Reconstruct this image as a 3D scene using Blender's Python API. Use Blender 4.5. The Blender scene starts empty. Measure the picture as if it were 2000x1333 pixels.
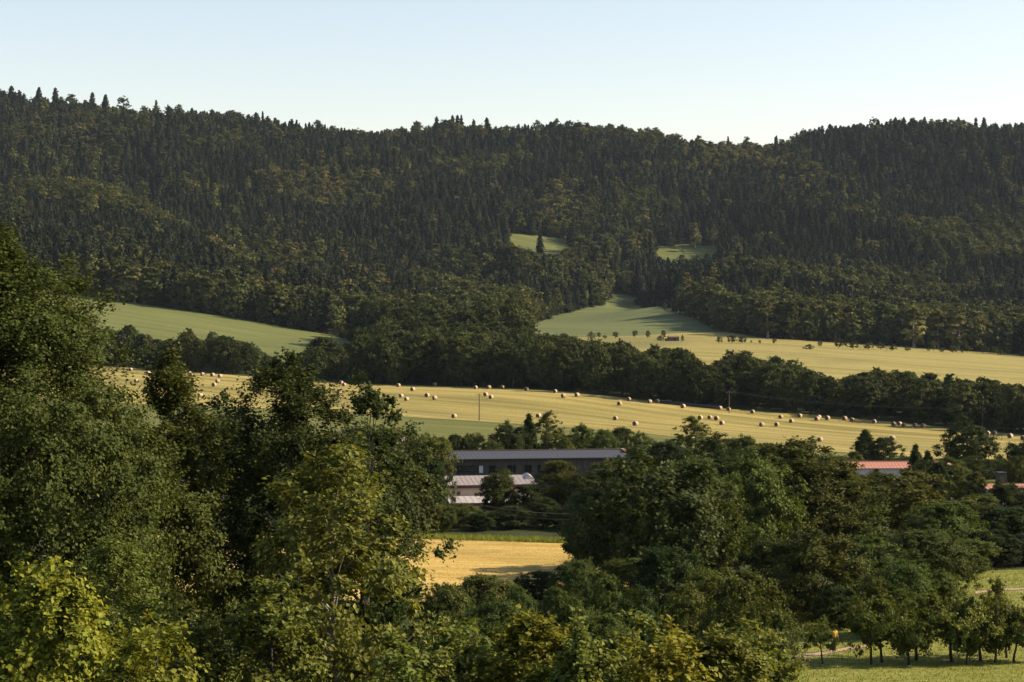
import bpy, bmesh, math, random
import numpy as np
from mathutils import Vector, Matrix
from mathutils.geometry import delaunay_2d_cdt

R = math.radians
scene = bpy.context.scene
COL = scene.collection

# ------------------------------------------------------------------ camera, sky, sun, exposure
F = 70 / 36 * 2000          # focal length in pixels of the 2000 px wide photograph
HOR = 600.0                 # row of the eye-level line
CZ = 35.0                   # height of the eye above the lowest meadow
cd = bpy.data.cameras.new('camera')
cam = bpy.data.objects.new('camera', cd)
COL.objects.link(cam)
cam.location = (0, 0, CZ)
cam.rotation_euler = (R(90), 0, 0)
cd.lens = 70
cd.sensor_width = 36
cd.shift_y = -(666.5 - HOR) / 2000
cd.clip_start = 0.5
cd.clip_end = 20000
scene.camera = cam

SUN_AZ, SUN_EL = R(84), R(30)      # azimuth from the viewing direction towards the right
world = bpy.data.worlds.new('World')
scene.world = world
world.use_nodes = True
wn = world.node_tree.nodes
wn.clear()
sky = wn.new('ShaderNodeTexSky')
sky.sky_type = 'NISHITA'
sky.sun_disc = False
sky.sun_elevation = SUN_EL
sky.sun_rotation = SUN_AZ
sky.altitude = 300
sky.air_density = 1.1
sky.dust_density = 1.0
sky.ozone_density = 1.0
bg = wn.new('ShaderNodeBackground')
bg.inputs['Strength'].default_value = 0.092
wo = wn.new('ShaderNodeOutputWorld')
wb = wn.new('ShaderNodeMix')          # white balance of the whole sky
wb.data_type = 'RGBA'; wb.blend_type = 'MULTIPLY'; wb.inputs[0].default_value = 1.0
wb.inputs[7].default_value = (1.16, 1.0, 0.94, 1)
world.node_tree.links.new(sky.outputs[0], wb.inputs[6])
world.node_tree.links.new(wb.outputs[2], bg.inputs[0])
world.node_tree.links.new(bg.outputs[0], wo.inputs[0])

sl = bpy.data.lights.new('sun', 'SUN')
sl.energy = 5.0
sl.angle = R(0.53)
sl.color = (1.0, 0.82, 0.60)
sun = bpy.data.objects.new('sun', sl)
COL.objects.link(sun)
sv = Vector((math.sin(SUN_AZ) * math.cos(SUN_EL), math.cos(SUN_AZ) * math.cos(SUN_EL), math.sin(SUN_EL)))
sun.rotation_euler = sv.to_track_quat('Z', 'Y').to_euler()
sun.location = (60, 0, 120)

scene.render.engine = 'CYCLES'
scene.view_settings.view_transform = 'Standard'
scene.view_settings.look = 'None'
scene.view_settings.exposure = 1.12
scene.view_settings.gamma = 1.0
cy = scene.cycles
cy.max_bounces = 6
cy.diffuse_bounces = 1
cy.glossy_bounces = 2
cy.transmission_bounces = 4
cy.transparent_max_bounces = 8
cy.volume_bounces = 0
cy.use_denoising = True
cy.sample_clamp_indirect = 4

# ------------------------------------------------------------------ helpers
def tag(o, label=None, cat=None, group=None, kind=None):
    if label: o['label'] = label
    if cat: o['category'] = cat
    if group: o['group'] = group
    if kind: o['kind'] = kind
    return o

def link(name, data, parent=None):
    o = bpy.data.objects.new(name, data)
    COL.objects.link(o)
    if parent is not None:
        o.parent = parent
    return o

def empty(name, loc, rz=0.0):
    o = bpy.data.objects.new(name, None)
    o.empty_display_size = 0.2
    COL.objects.link(o)
    o.location = loc
    o.rotation_euler = (0, 0, rz)
    return o

def np_mesh(name, verts, faces, mats, attr=None, midx=None, smooth=False):
    """verts (N,3), faces (M,k) arrays -> mesh"""
    me = bpy.data.meshes.new(name)
    verts = np.asarray(verts, dtype=np.float32)
    faces = np.asarray(faces, dtype=np.int32)
    m, k = faces.shape
    me.vertices.add(len(verts))
    me.vertices.foreach_set('co', verts.ravel())
    me.loops.add(m * k)
    me.loops.foreach_set('vertex_index', faces.ravel())
    me.polygons.add(m)
    me.polygons.foreach_set('loop_start', np.arange(0, m * k, k, dtype=np.int32))
    me.polygons.foreach_set('loop_total', np.full(m, k, dtype=np.int32))
    if smooth:
        me.polygons.foreach_set('use_smooth', np.ones(m, dtype=bool))
    for mt in (mats if isinstance(mats, (list, tuple)) else [mats]):
        me.materials.append(mt)
    if midx is not None:
        me.polygons.foreach_set('material_index', np.asarray(midx, dtype=np.int32))
    if attr is not None:
        a = me.attributes.new('lv', 'FLOAT', 'FACE')
        a.data.foreach_set('value', np.asarray(attr, dtype=np.float32))
    me.update(calc_edges=True)
    return me

def nrmz(a):
    return a / np.maximum(np.linalg.norm(a, axis=-1, keepdims=True), 1e-9)

# ------------------------------------------------------------------ materials
def new_mat(name):
    m = bpy.data.materials.new(name)
    m.use_nodes = True
    nt = m.node_tree
    nt.nodes.clear()
    out = nt.nodes.new('ShaderNodeOutputMaterial')
    return m, nt, out

def ramp(nt, fac, stops):
    r = nt.nodes.new('ShaderNodeValToRGB')
    els = r.color_ramp.elements
    while len(els) < len(stops):
        els.new(0.5)
    for e, (p, c) in zip(els, stops):
        e.position = p
        e.color = (c[0], c[1], c[2], 1)
    nt.links.new(fac, r.inputs[0])
    return r.outputs[0]

def noise(nt, vec, scale, detail=4, rough=0.55, dist=0.0):
    n = nt.nodes.new('ShaderNodeTexNoise')
    n.inputs['Scale'].default_value = scale
    n.inputs['Detail'].default_value = detail
    n.inputs['Roughness'].default_value = rough
    n.inputs['Distortion'].default_value = dist
    if vec is not None:
        nt.links.new(vec, n.inputs['Vector'])
    return n.outputs['Fac']

def mapping(nt, vec, rot=0.0, scale=(1, 1, 1)):
    m = nt.nodes.new('ShaderNodeMapping')
    m.vector_type = 'POINT'
    # rotate first (into stripe axes), then stretch
    m.inputs['Rotation'].default_value = (0, 0, -rot)
    nt.links.new(vec, m.inputs['Vector'])
    m2 = nt.nodes.new('ShaderNodeMapping')
    m2.inputs['Scale'].default_value = scale
    nt.links.new(m.outputs[0], m2.inputs['Vector'])
    return m2.outputs[0]

def mixc(nt, fac, a, b, mode='MIX'):
    m = nt.nodes.new('ShaderNodeMix')
    m.data_type = 'RGBA'
    m.blend_type = mode
    for sock, val in ((m.inputs[0], fac), (m.inputs[6], a), (m.inputs[7], b)):
        if isinstance(val, (int, float)):
            sock.default_value = val
        elif isinstance(val, tuple):
            sock.default_value = (*val[:3], 1)
        else:
            nt.links.new(val, sock)
    return m.outputs[2]

def hsv_vary(nt, col, fac, vlo=0.75, vhi=1.25, hlo=0.48, hhi=0.52):
    h = nt.nodes.new('ShaderNodeHueSaturation')
    for lo, hi, s in ((vlo, vhi, 'Value'), (hlo, hhi, 'Hue')):
        mr = nt.nodes.new('ShaderNodeMapRange')
        mr.inputs['To Min'].default_value = lo
        mr.inputs['To Max'].default_value = hi
        if s == 'Hue':
            w = nt.nodes.new('ShaderNodeMath'); w.operation = 'FRACT'
            w2 = nt.nodes.new('ShaderNodeMath'); w2.operation = 'MULTIPLY'; w2.inputs[1].default_value = 7.31
            nt.links.new(fac, w2.inputs[0]); nt.links.new(w2.outputs[0], w.inputs[0])
            nt.links.new(w.outputs[0], mr.inputs[0])
        else:
            nt.links.new(fac, mr.inputs[0])
        nt.links.new(mr.outputs[0], h.inputs[s])
    nt.links.new(col, h.inputs['Color'])
    return h.outputs[0]

def leaf_mat(name, c1, c2, c3, transl=0.3, vlo=0.75, vhi=1.25, hlo=0.485, hhi=0.515, nscale=0.35, spec=0.3):
    c1, c2, c3 = [(c[0] * 0.70, c[1] * 0.74, c[2] * 0.60) for c in (c1, c2, c3)]
    m, nt, out = new_mat(name)
    at = nt.nodes.new('ShaderNodeAttribute'); at.attribute_name = 'lv'
    oi = nt.nodes.new('ShaderNodeObjectInfo')
    tc = nt.nodes.new('ShaderNodeTexCoord')
    col = ramp(nt, at.outputs['Fac'], [(0.0, c1), (0.7, c2), (0.93, c2), (1.0, c3)])
    nz = noise(nt, tc.outputs['Object'], nscale, 2)
    col = hsv_vary(nt, col, nz, 0.75, 1.25, 0.49, 0.51)
    col = hsv_vary(nt, col, oi.outputs['Random'], vlo, vhi, hlo, hhi)
    p = nt.nodes.new('ShaderNodeBsdfPrincipled')
    p.inputs['Roughness'].default_value = 0.6
    p.inputs['Specular IOR Level'].default_value = spec * 0.2
    nt.links.new(col, p.inputs['Base Color'])
    t = nt.nodes.new('ShaderNodeBsdfTranslucent')
    tcol = mixc(nt, 1.0, col, (1.25, 1.15, 0.55), 'MULTIPLY')
    nt.links.new(tcol, t.inputs['Color'])
    mx = nt.nodes.new('ShaderNodeMixShader')
    mx.inputs[0].default_value = transl
    nt.links.new(p.outputs[0], mx.inputs[1]); nt.links.new(t.outputs[0], mx.inputs[2])
    nt.links.new(mx.outputs[0], out.inputs['Surface'])
    return m

def solid(name, c, rough=0.8, var=0.15, scale=3.0, metallic=0.0, stretch=(1, 1, 1), bump=0.0, spec=0.3):
    c = tuple(0.78 * q for q in c)
    m, nt, out = new_mat(name)
    tc = nt.nodes.new('ShaderNodeTexCoord')
    v = mapping(nt, tc.outputs['Object'], 0, stretch)
    f = noise(nt, v, scale, 5, 0.6)
    lo = tuple(x * (1 - 2 * var) for x in c); hi = tuple(min(1, x * (1 + 2 * var)) for x in c)
    col = ramp(nt, f, [(0.25, lo), (0.75, hi)])
    p = nt.nodes.new('ShaderNodeBsdfPrincipled')
    p.inputs['Roughness'].default_value = rough
    p.inputs['Metallic'].default_value = metallic
    p.inputs['Specular IOR Level'].default_value = spec
    nt.links.new(col, p.inputs['Base Color'])
    if bump:
        b = nt.nodes.new('ShaderNodeBump'); b.inputs['Strength'].default_value = bump
        nt.links.new(f, b.inputs['Height']); nt.links.new(b.outputs[0], p.inputs['Normal'])
    nt.links.new(p.outputs[0], out.inputs['Surface'])
    return m

def field_mat(name, cols, rot, along, across, extra=None, patch=None, fine=2.0, bump=0.4):
    """striped / mottled field: cols = 3 colours dark..light; rot = stripe direction (rad)"""
    cols = [tuple(0.75 * q for q in c) for c in cols]
    if patch: patch = (patch[0], tuple(0.75 * q for q in patch[1])) + tuple(patch[2:])
    m, nt, out = new_mat(name)
    ge = nt.nodes.new('ShaderNodeNewGeometry')
    pos = ge.outputs['Position']
    s1 = noise(nt, mapping(nt, pos, rot, (along, across, 0.0)), 1.0, 5, 0.6)
    s2 = noise(nt, mapping(nt, pos, rot, (along * 2.3, across * 3.1, 0.0)), 1.0, 3, 0.6)
    mx = nt.nodes.new('ShaderNodeMath'); mx.operation = 'MULTIPLY_ADD'
    mx.inputs[1].default_value = 0.55
    nt.links.new(s2, mx.inputs[0])
    sc = nt.nodes.new('ShaderNodeMath'); sc.operation = 'MULTIPLY'; sc.inputs[1].default_value = 0.45
    nt.links.new(s1, sc.inputs[0]); nt.links.new(sc.outputs[0], mx.inputs[2])
    col = ramp(nt, mx.outputs[0], [(0.39, cols[0]), (0.5, cols[1]), (0.62, cols[2])])
    if patch:
        pn = noise(nt, pos, patch[0], 4, 0.6)
        pm = ramp(nt, pn, [(patch[2], (0, 0, 0)), (patch[3], (1, 1, 1))])
        col = mixc(nt, pm, col, patch[1])
    fn = noise(nt, pos, fine, 6, 0.7)
    fc = ramp(nt, fn, [(0.3, (0.72, 0.72, 0.72)), (0.7, (1.22, 1.22, 1.22))])
    col = mixc(nt, 1.0, col, fc, 'MULTIPLY')
    p = nt.nodes.new('ShaderNodeBsdfPrincipled')
    p.inputs['Roughness'].default_value = 0.9
    p.inputs['Specular IOR Level'].default_value = 0.1
    nt.links.new(col, p.inputs['Base Color'])
    b = nt.nodes.new('ShaderNodeBump'); b.inputs['Strength'].default_value = bump; b.inputs['Distance'].default_value = 0.4
    nt.links.new(fn, b.inputs['Height']); nt.links.new(b.outputs[0], p.inputs['Normal'])
    nt.links.new(p.outputs[0], out.inputs['Surface'])
    return m

# ------------------------------------------------------------------ terrain
UK = np.array([0, 350, 700, 1050, 1400, 1750, 2100], float)
ROWS = [  # (distance, 'z' relative to the eye or 'v' photo row, values at UK)
    (-120, 'z', [9] * 7), (0, 'z', [-1.7] * 7), (20, 'z', [-5.2] * 7), (40, 'z', [-10] * 7), (55, 'z', [-13] * 7),
    (75, 'z', [-17] * 7), (100, 'z', [-20.6] * 7), (118, 'z', [-22.2] * 7), (135, 'z', [-23.3] * 7),
    (170, 'z', [-25.4, -25.4, -25.3, -25.2, -24.8, -24.3, -24.0]),
    (200, 'z', [-26, -26, -26, -26, -25.8, -25.3, -25.0]),
    (260, 'z', [-26.2, -26.3, -26.4, -26.5, -26.6, -26.6, -26.6]),
    (320, 'z', [-26.4, -26.6, -27.2, -27.8, -28.2, -28.6, -28.8]),
    (380, 'z', [-25.5, -26.2, -27, -28, -29.5, -30.5, -31]),
    (430, 'v', [835, 842, 850, 862, 876, 890, 900]),
    (520, 'v', [782, 795, 811, 822, 838, 851, 857]),
    (600, 'v', [748, 756, 768, 769, 790, 806, 812]),
    (690, 'v', [716, 722, 735, 745, 755, 765, 775]),
    (800, 'v', [682, 692, 706, 716, 726, 738, 750]),
    (900, 'v', [632, 650, 680, 690, 692, 708, 726]),
    (1000, 'v', [594, 620, 662, 672, 673, 690, 710]),
    (1100, 'v', [570, 599, 645, 653, 656, 674, 694]),
    (1250, 'v', [545, 572, 610, 628, 628, 647, 670]),
    (1400, 'v', [512, 538, 575, 605, 600, 617, 640]),
    (1600, 'v', [458, 488, 525, 552, 537, 548, 568]),
    (1800, 'v', [405, 430, 460, 486, 490, 475, 487]),
    (2050, 'v', [325, 350, 385, 402, 402, 382, 390]),
    (2300, 'v', [246, 272, 310, 316, 326, 300, 298]),
    (2480, 'v', [212, 245, 278, 280, 296, 272, 268]),
]
ky = [r[0] for r in ROWS]
kz = []
for Y_, t_, vals in ROWS:
    vals = np.array(vals, float)
    kz.append(vals if t_ == 'z' else -(vals - HOR) / F * Y_)
kz = np.array(kz)
ky += [2700, 3200, 3800]
kz = np.vstack([kz, kz[-1] - 22, kz[-1] - 75, kz[-1] - 90])
# two more knots either side for the flanks
kz = np.hstack([kz[:, :1] + (kz[:, :1] - kz[:, 1:2]) * 0.6, kz[:, :1] + (kz[:, :1] - kz[:, 1:2]) * 0.4, kz,
                kz[:, -1:] + (kz[:, -1:] - kz[:, -2:-1]) * 0.4, kz[:, -1:] + (kz[:, -1:] - kz[:, -2:-1]) * 0.6])
U0, DU, NU = -700.0, 350.0, 11
ky = np.array(ky, float)

def pchip_table(x, y, xq):
    h = np.diff(x); d = np.diff(y, axis=0) / h[:, None]
    m = np.zeros_like(y)
    for i in range(1, len(x) - 1):
        w1 = 2 * h[i] + h[i - 1]; w2 = h[i] + 2 * h[i - 1]
        same = d[i - 1] * d[i] > 0
        with np.errstate(divide='ignore', invalid='ignore'):
            hm = (w1 + w2) / (w1 / d[i - 1] + w2 / d[i])
        m[i] = np.where(same, np.nan_to_num(hm), 0)
    m[0] = d[0]; m[-1] = d[-1]
    i = np.clip(np.searchsorted(x, xq, side='right') - 1, 0, len(x) - 2)
    t = ((xq - x[i]) / h[i])[:, None]
    hh = h[i][:, None]
    return ((2 * t**3 - 3 * t**2 + 1) * y[i] + (t**3 - 2 * t**2 + t) * hh * m[i]
            + (-2 * t**3 + 3 * t**2) * y[i + 1] + (t**3 - t**2) * hh * m[i + 1])

YD0, YDS = -120.0, 2.0
YD = np.arange(YD0, 3801, YDS)
ZT = pchip_table(ky, kz, YD)

def uy(*pts):
    return [((u - 1000) / F * y, y) for u, y in pts]
GULLY = [(uy((1515, 2650), (1500, 2450), (1370, 2050), (1270, 1720), (1225, 1450)), 17.0, 62.0),
         (uy((420, 2350), (620, 2050), (800, 1750), (900, 1480)), 11.0, 50.0),
         (uy((120, 2250), (330, 1850), (520, 1500)), 9.0, 45.0),
         (uy((1900, 2350), (1760, 1950), (1620, 1600)), 10.0, 50.0)]

def H(X, Y):
    """ground height (world z)"""
    X = np.asarray(X, float); Y = np.asarray(Y, float)
    u = X / np.maximum(Y, 60) * F + 1000
    fu = np.clip((u - U0) / DU, 0, NU - 1.0001)
    j = fu.astype(int); t = fu - j
    fy = np.clip((Y - YD0) / YDS, 0, len(YD) - 1.001)
    i = fy.astype(int); s = fy - i
    def row(ii, jj):
        return ZT[ii, np.clip(jj, 0, NU - 1)]
    def cr(ii):
        p0, p1, p2, p3 = row(ii, j - 1), row(ii, j), row(ii, j + 1), row(ii, j + 2)
        return 0.5 * (2 * p1 + (-p0 + p2) * t + (2 * p0 - 5 * p1 + 4 * p2 - p3) * t**2 + (-p0 + 3 * p1 - 3 * p2 + p3) * t**3)
    z = cr(i) * (1 - s) + cr(i + 1) * s
    w = np.clip((Y - 1150) / 400, 0, 1) * np.clip((2650 - Y) / 350, 0.3, 1)
    for gl, dep, wid in GULLY:
        dist = np.full(np.broadcast(X, Y).shape, 1e9); par = np.zeros_like(dist)
        for a in range(len(gl) - 1):
            ax, ay = gl[a]; bx, by = gl[a + 1]
            L2 = (bx - ax) ** 2 + (by - ay) ** 2
            t_ = np.clip(((X - ax) * (bx - ax) + (Y - ay) * (by - ay)) / L2, 0, 1)
            d_ = np.hypot(X - ax - t_ * (bx - ax), Y - ay - t_ * (by - ay))
            dist = np.minimum(dist, d_)
        z = z - dep * np.exp(-(dist / wid) ** 2) * np.clip((Y - 1330) / 200, 0, 1) * np.clip((2900 - Y) / 300, 0, 1)
    z = z + w * (5.0 * np.sin(X / 61 + Y / 130 + 1.0) + 3.6 * np.sin(X / 37 - Y / 90) + 2.2 * np.sin(X / 23 + Y / 51 + 2) + 3.0 * np.sin(Y / 75 + X / 200))
    return z + CZ

def hz(X, Y):
    return float(H(X, Y))

def pxX(u, Y):
    return (u - 1000) / F * Y

def pxZ(v, Y):
    return CZ - (v - HOR) / F * Y

def hit(u, v, y0=110, y1=2600):
    """first point of the ground seen at photo pixel (u, v) beyond distance y0"""
    ys = np.arange(y0, y1, 1.0)
    d = H((u - 1000) / F * ys, ys) - (CZ - (v - HOR) / F * ys)
    k = np.argmax(d >= 0)
    if d[k] < 0: k = len(ys) - 1
    if k > 0:
        a, b = d[k - 1], d[k]
        y = ys[k - 1] + (0 - a) / (b - a)
    else:
        y = ys[0]
    return (u - 1000) / F * y, y

def proj(X, Y, Z):
    return 1000 + X / Y * F, HOR - (Z - CZ) / Y * F

def inpoly(px, py, poly):
    px = np.asarray(px, float); py = np.asarray(py, float)
    c = np.zeros(px.shape, bool)
    n = len(poly)
    for a in range(n):
        x1, y1 = poly[a]; x2, y2 = poly[(a + 1) % n]
        if y1 == y2: continue
        cond = (y1 > py) != (y2 > py)
        c ^= cond & (px < (x2 - x1) * (py - y1) / (y2 - y1) + x1)
    return c

M = {}
M['ground'] = field_mat('rough_grass', [(0.030, 0.040, 0.014), (0.050, 0.062, 0.02), (0.075, 0.08, 0.03)], 0, 0.05, 0.05, fine=1.2)
M['hay'] = field_mat('mown_hay', [(0.18, 0.162, 0.046), (0.315, 0.263, 0.078), (0.43, 0.352, 0.118)], R(-36), 0.004, 0.055,
                     patch=(0.012, (0.245, 0.22, 0.066), 0.5, 0.78), fine=1.5)
M['meadow'] = field_mat('green_meadow', [(0.095, 0.108, 0.026), (0.135, 0.146, 0.036), (0.175, 0.18, 0.052)], R(-30), 0.01, 0.1, fine=1.5)
M['stubble'] = field_mat('golden_stubble', [(0.42, 0.29, 0.075), (0.58, 0.41, 0.12), (0.72, 0.54, 0.19)], R(-12), 0.03, 0.35,
                         patch=(0.08, (0.34, 0.255, 0.075), 0.5, 0.75), fine=5)
M['pasture'] = field_mat('hill_pasture', [(0.108, 0.13, 0.038), (0.14, 0.16, 0.047), (0.178, 0.19, 0.058)], R(-38), 0.006, 0.09, fine=0.8)
M['dewy'] = field_mat('valley_pasture', [(0.10, 0.128, 0.046), (0.13, 0.157, 0.054), (0.165, 0.185, 0.064)], R(20), 0.008, 0.08, fine=0.8)
M['straw'] = field_mat('dry_grass_field', [(0.215, 0.198, 0.06), (0.30, 0.26, 0.08), (0.36, 0.31, 0.10)], R(-20), 0.005, 0.04,
                       patch=(0.008, (0.155, 0.158, 0.056), 0.5, 0.68), fine=0.8)
M['lawn'] = field_mat('orchard_grass', [(0.17, 0.19, 0.04), (0.24, 0.255, 0.058), (0.31, 0.31, 0.085)], R(10), 0.15, 0.4, fine=4)
M['path'] = solid('dirt_path', (0.42, 0.28, 0.2), 0.95, 0.15, 1.5, bump=0.3)

# ground sheet
rowsY = np.concatenate([np.arange(-110, 60, 6), np.arange(60, 420, 5), np.arange(420, 1300, 8), np.arange(1300, 3790, 16)])
ns = 190
S = np.linspace(-1, 1, ns)
S = np.sign(S) * (0.65 * np.abs(S) + 0.35 * np.abs(S) ** 3)
GX = S[None, :] * (0.5 * np.maximum(rowsY, 0) + 160)[:, None]
GY = np.repeat(rowsY[:, None], ns, 1)
GZ = H(GX, GY)
gi = np.arange(len(rowsY) * ns).reshape(len(rowsY), ns)
gf = np.stack([gi[:-1, :-1], gi[:-1, 1:], gi[1:, 1:], gi[1:, :-1]], -1).reshape(-1, 4)
ground = link('ground', np_mesh('ground', np.stack([GX, GY, GZ], -1).reshape(-1, 3), gf, M['ground'], smooth=True))
tag(ground, 'rough green ground sloping from the viewpoint across the valley to the hills', 'ground', kind='structure')

def drape(name, outline, mat, step, off, label, y0=110, cat='field', px=True, thick=None):
    """a field as a sheet draped on the ground; outline in photo pixels (found on the ground) or metres"""
    pts = [hit(u, v, y0) for u, v in outline] if px else [tuple(p) for p in outline]
    poly = []
    for a in range(len(pts)):
        p, q = np.array(pts[a]), np.array(pts[(a + 1) % len(pts)])
        n = max(1, int(np.linalg.norm(q - p) / step))
        for k in range(n):
            poly.append(tuple(p + (q - p) * k / n))
    P = np.array(poly)
    xs = np.arange(P[:, 0].min(), P[:, 0].max(), step); ys = np.arange(P[:, 1].min(), P[:, 1].max(), step)
    gx, gy = np.meshgrid(xs, ys); gx = gx.ravel(); gy = gy.ravel()
    k = inpoly(gx, gy, poly)
    allp = [Vector(p) for p in poly] + [Vector((x, y)) for x, y in zip(gx[k], gy[k])]
    n = len(poly)
    vs, es, fs, *_ = delaunay_2d_cdt(allp, [(a, (a + 1) % n) for a in range(n)], [list(range(n))], 1, 1e-4)
    V = np.array([(v.x, v.y) for v in vs])
    Z = H(V[:, 0], V[:, 1]) + off
    tr = []
    for f in fs:
        for a in range(1, len(f) - 1):
            tr.append((f[0], f[a], f[a + 1]))
    me = np_mesh(name, np.column_stack([V, Z]), np.array(tr), mat, smooth=True)
    bm = bmesh.new(); bm.from_mesh(me); bmesh.ops.recalc_face_normals(bm, faces=bm.faces)
    if sum(f.normal.z for f in bm.faces) < 0:
        bmesh.ops.reverse_faces(bm, faces=bm.faces)
    bm.to_mesh(me); bm.free()
    o = link(name, me)
    tag(o, label, cat, kind='structure')
    return pts

HAY_FAR = [(-250, 690), (100, 708), (270, 721), (640, 748), (850, 755), (1050, 762), (1250, 782), (1420, 800), (1600, 812), (1800, 831), (2000, 851), (2250, 868)]
HAY_NEAR = [(2250, 925), (2000, 908), (1860, 899), (1700, 889), (1550, 878), (1450, 867), (1310, 853), (1250, 847), (1100, 835), (1000, 828), (900, 822), (830, 818), (740, 811), (640, 803), (400, 795), (100, 785), (-250, 770)]
hay_pts = drape('hay_field', HAY_FAR + HAY_NEAR, M['hay'], 12, 0.14, 'mown yellow field with faint stripes where the round bales lie', 330)
drape('meadow', [(u, v - 0.3) for u, v in HAY_NEAR[::-1]] + [(2250, 960), (1700, 935), (1200, 915), (800, 905), (300, 890), (-250, 870)], M['meadow'], 12, 0.08,
      'narrow green meadow below the bale field', 300)
drape('stubble_field', [(250, 1047), (840, 1052), (1100, 1063), (1260, 1075), (1260, 1178), (1040, 1178), (250, 1175)], M['stubble'], 3, 0.08,
      'golden stubble field framed by dark trees', 140)
LEFT_F = [(-250, 520), (0, 555), (150, 578), (250, 591), (400, 613), (520, 633), (645, 655), (735, 688), (730, 712), (560, 715), (350, 705), (0, 690), (-250, 680)]
drape('hill_pasture', LEFT_F, M['pasture'], 16, 0.2, 'smooth green pasture rising to the forest edge on the left', 640)
UP_F = [(1130, 660), (1240, 657), (1340, 651), (1412, 649), (1500, 662), (1700, 674), (1850, 684), (2000, 694), (2300, 716), (2300, 778), (2000, 764), (1600, 755), (1300, 738), (1100, 702)]
drape('dry_field', UP_F, M['straw'], 16, 0.2, 'pale yellow upland field with a row of little fruit trees', 640)
MID_F = [(1035, 632), (1080, 618), (1130, 607), (1178, 598), (1188, 577), (1215, 576), (1247, 584), (1250, 600), (1300, 610), (1352, 622), (1375, 634), (1412, 648), (1340, 651), (1240, 657), (1130, 660), (1035, 668)]
drape('valley_pasture', MID_F, M['dewy'], 16, 0.2, 'bluish green pasture narrowing between two wooded slopes', 800)
CL1 = [(985, 458), (1112, 468), (1114, 505), (1040, 512), (1000, 492)]
drape('upper_clearing', CL1, M['pasture'], 14, 0.25, 'small grassy clearing with a lone spruce on the wooded hillside', 1300)
CL2 = [(1276, 482), (1345, 478), (1405, 480), (1402, 500), (1345, 512), (1300, 516), (1280, 505)]
drape('hillside_clearing', CL2, M['pasture'], 14, 0.25, 'small grassy clearing crossed by long shadows of two birches', 1300)
lawn_poly = [(pxX(u, y), y) for u, y in [(1400, 104), (2650, 104), (2500, 186), (1880, 186), (1700, 160), (1480, 150)]]
drape('orchard_lawn', lawn_poly, M['lawn'], 3, 0.05, 'sunny grass under the orchard trees', px=False, cat='grass')
drape('dirt_path', [(1528, 1300), (1545, 1284), (1570, 1281), (1600, 1277), (1640, 1270), (1700, 1260), (1702, 1264), (1640, 1275), (1604, 1282), (1572, 1288), (1548, 1291), (1540, 1298)],
      M['path'], 1.5, 0.09, 'narrow pinkish dirt path bending behind the smallest orchard tree', cat='path')
drape('bare_soil', [(1549, 1296), (1562, 1294), (1582, 1300), (1576, 1305), (1550, 1304)], M['path'], 1.5, 0.1, 'bare patch of pinkish soil beside the dirt path', cat='path')
drape('field_track', [(1904, 1158), (1935, 1153), (2010, 1150), (2010, 1153), (1935, 1157), (1904, 1163)], M['path'], 2, 0.09, 'thin worn track across the far end of the lawn', cat='path')

# ------------------------------------------------------------------ trees: generator
def leaf_quads(pos, nr, size, rng, aspect=0.6):
    n = len(pos)
    r = rng.normal(size=(n, 3))
    t = nrmz(r - (r * nr).sum(1, keepdims=True) * nr)
    b = np.cross(nr, t)
    s = size[:, None]
    v = np.stack([pos - t * s * 0.5, pos + b * s * aspect * 0.5 - nr * s * 0.08, pos + t * s * 0.5, pos - b * s * aspect * 0.5 - nr * s * 0.08], 1)
    return v.reshape(-1, 3), np.arange(4 * n).reshape(n, 4)

def leaf_shaped(pos, nr, size, rng, axis=None, aspect=0.62):
    """leaf blade folded along its midrib: two quads"""
    n = len(pos)
    r = rng.normal(size=(n, 3)) if axis is None else axis + rng.normal(size=(n, 3)) * 0.5
    t = nrmz(r - (r * nr).sum(1, keepdims=True) * nr)
    b = np.cross(nr, t)
    s = size[:, None]
    w = s * aspect * 0.5
    up = nr * s * 0.10
    v = np.stack([pos - t * s * 0.5, pos - t * s * 0.12 + b * w + up, pos + t * s * 0.25 + b * w * 0.55 + up * 0.6, pos + t * s * 0.55 - up * 0.8,
                  pos + t * s * 0.25 - b * w * 0.55 + up * 0.6, pos - t * s * 0.12 - b * w + up], 1)
    base = (np.arange(n) * 6)[:, None]
    f = np.stack([base + np.array([[0, 1, 2, 3]]), base + np.array([[0, 3, 4, 5]])], 1)
    return v.reshape(-1, 3), f.reshape(-1, 4)

PROFILE = {
    'round': lambda t: np.sqrt(np.clip(1 - (2 * t - 1) ** 2, 0, 1)) ** 0.85,
    'dome': lambda t: np.where(t < 0.3, 0.72 + 0.28 * (t / 0.3), np.sqrt(np.clip(1 - ((t - 0.3) / 0.7) ** 2, 0, 1))),
    'cone': lambda t: np.where(t < 0.15, 0.6 + 0.4 * t / 0.15, np.clip((1 - t) / 0.85, 0, 1) ** 0.8 + 0.03),
    'column': lambda t: np.clip(np.sin(np.pi * np.clip(t * 0.93 + 0.06, 0, 1)), 0, 1) ** 0.6,
    'vase': lambda t: np.where(t < 0.55, 0.35 + 0.65 * (t / 0.55) ** 0.8, np.sqrt(np.clip(1 - ((t - 0.55) / 0.45) ** 2, 0, 1))),
    'umbrella': lambda t: np.where(t < 0.35, 0.7 + 0.3 * t / 0.35, np.sqrt(np.clip(1 - ((t - 0.35) / 0.65) ** 2, 0, 1)) ** 0.9),
    'ogive': lambda t: np.minimum(1.0, 1.7 * np.clip(1 - t, 0, 1) ** 0.6 + 0.04),
    'bush': lambda t: np.where(t < 0.25, 0.85 + 0.15 * t / 0.25, np.sqrt(np.clip(1 - ((t - 0.25) / 0.75) ** 2, 0, 1))),
}

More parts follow.
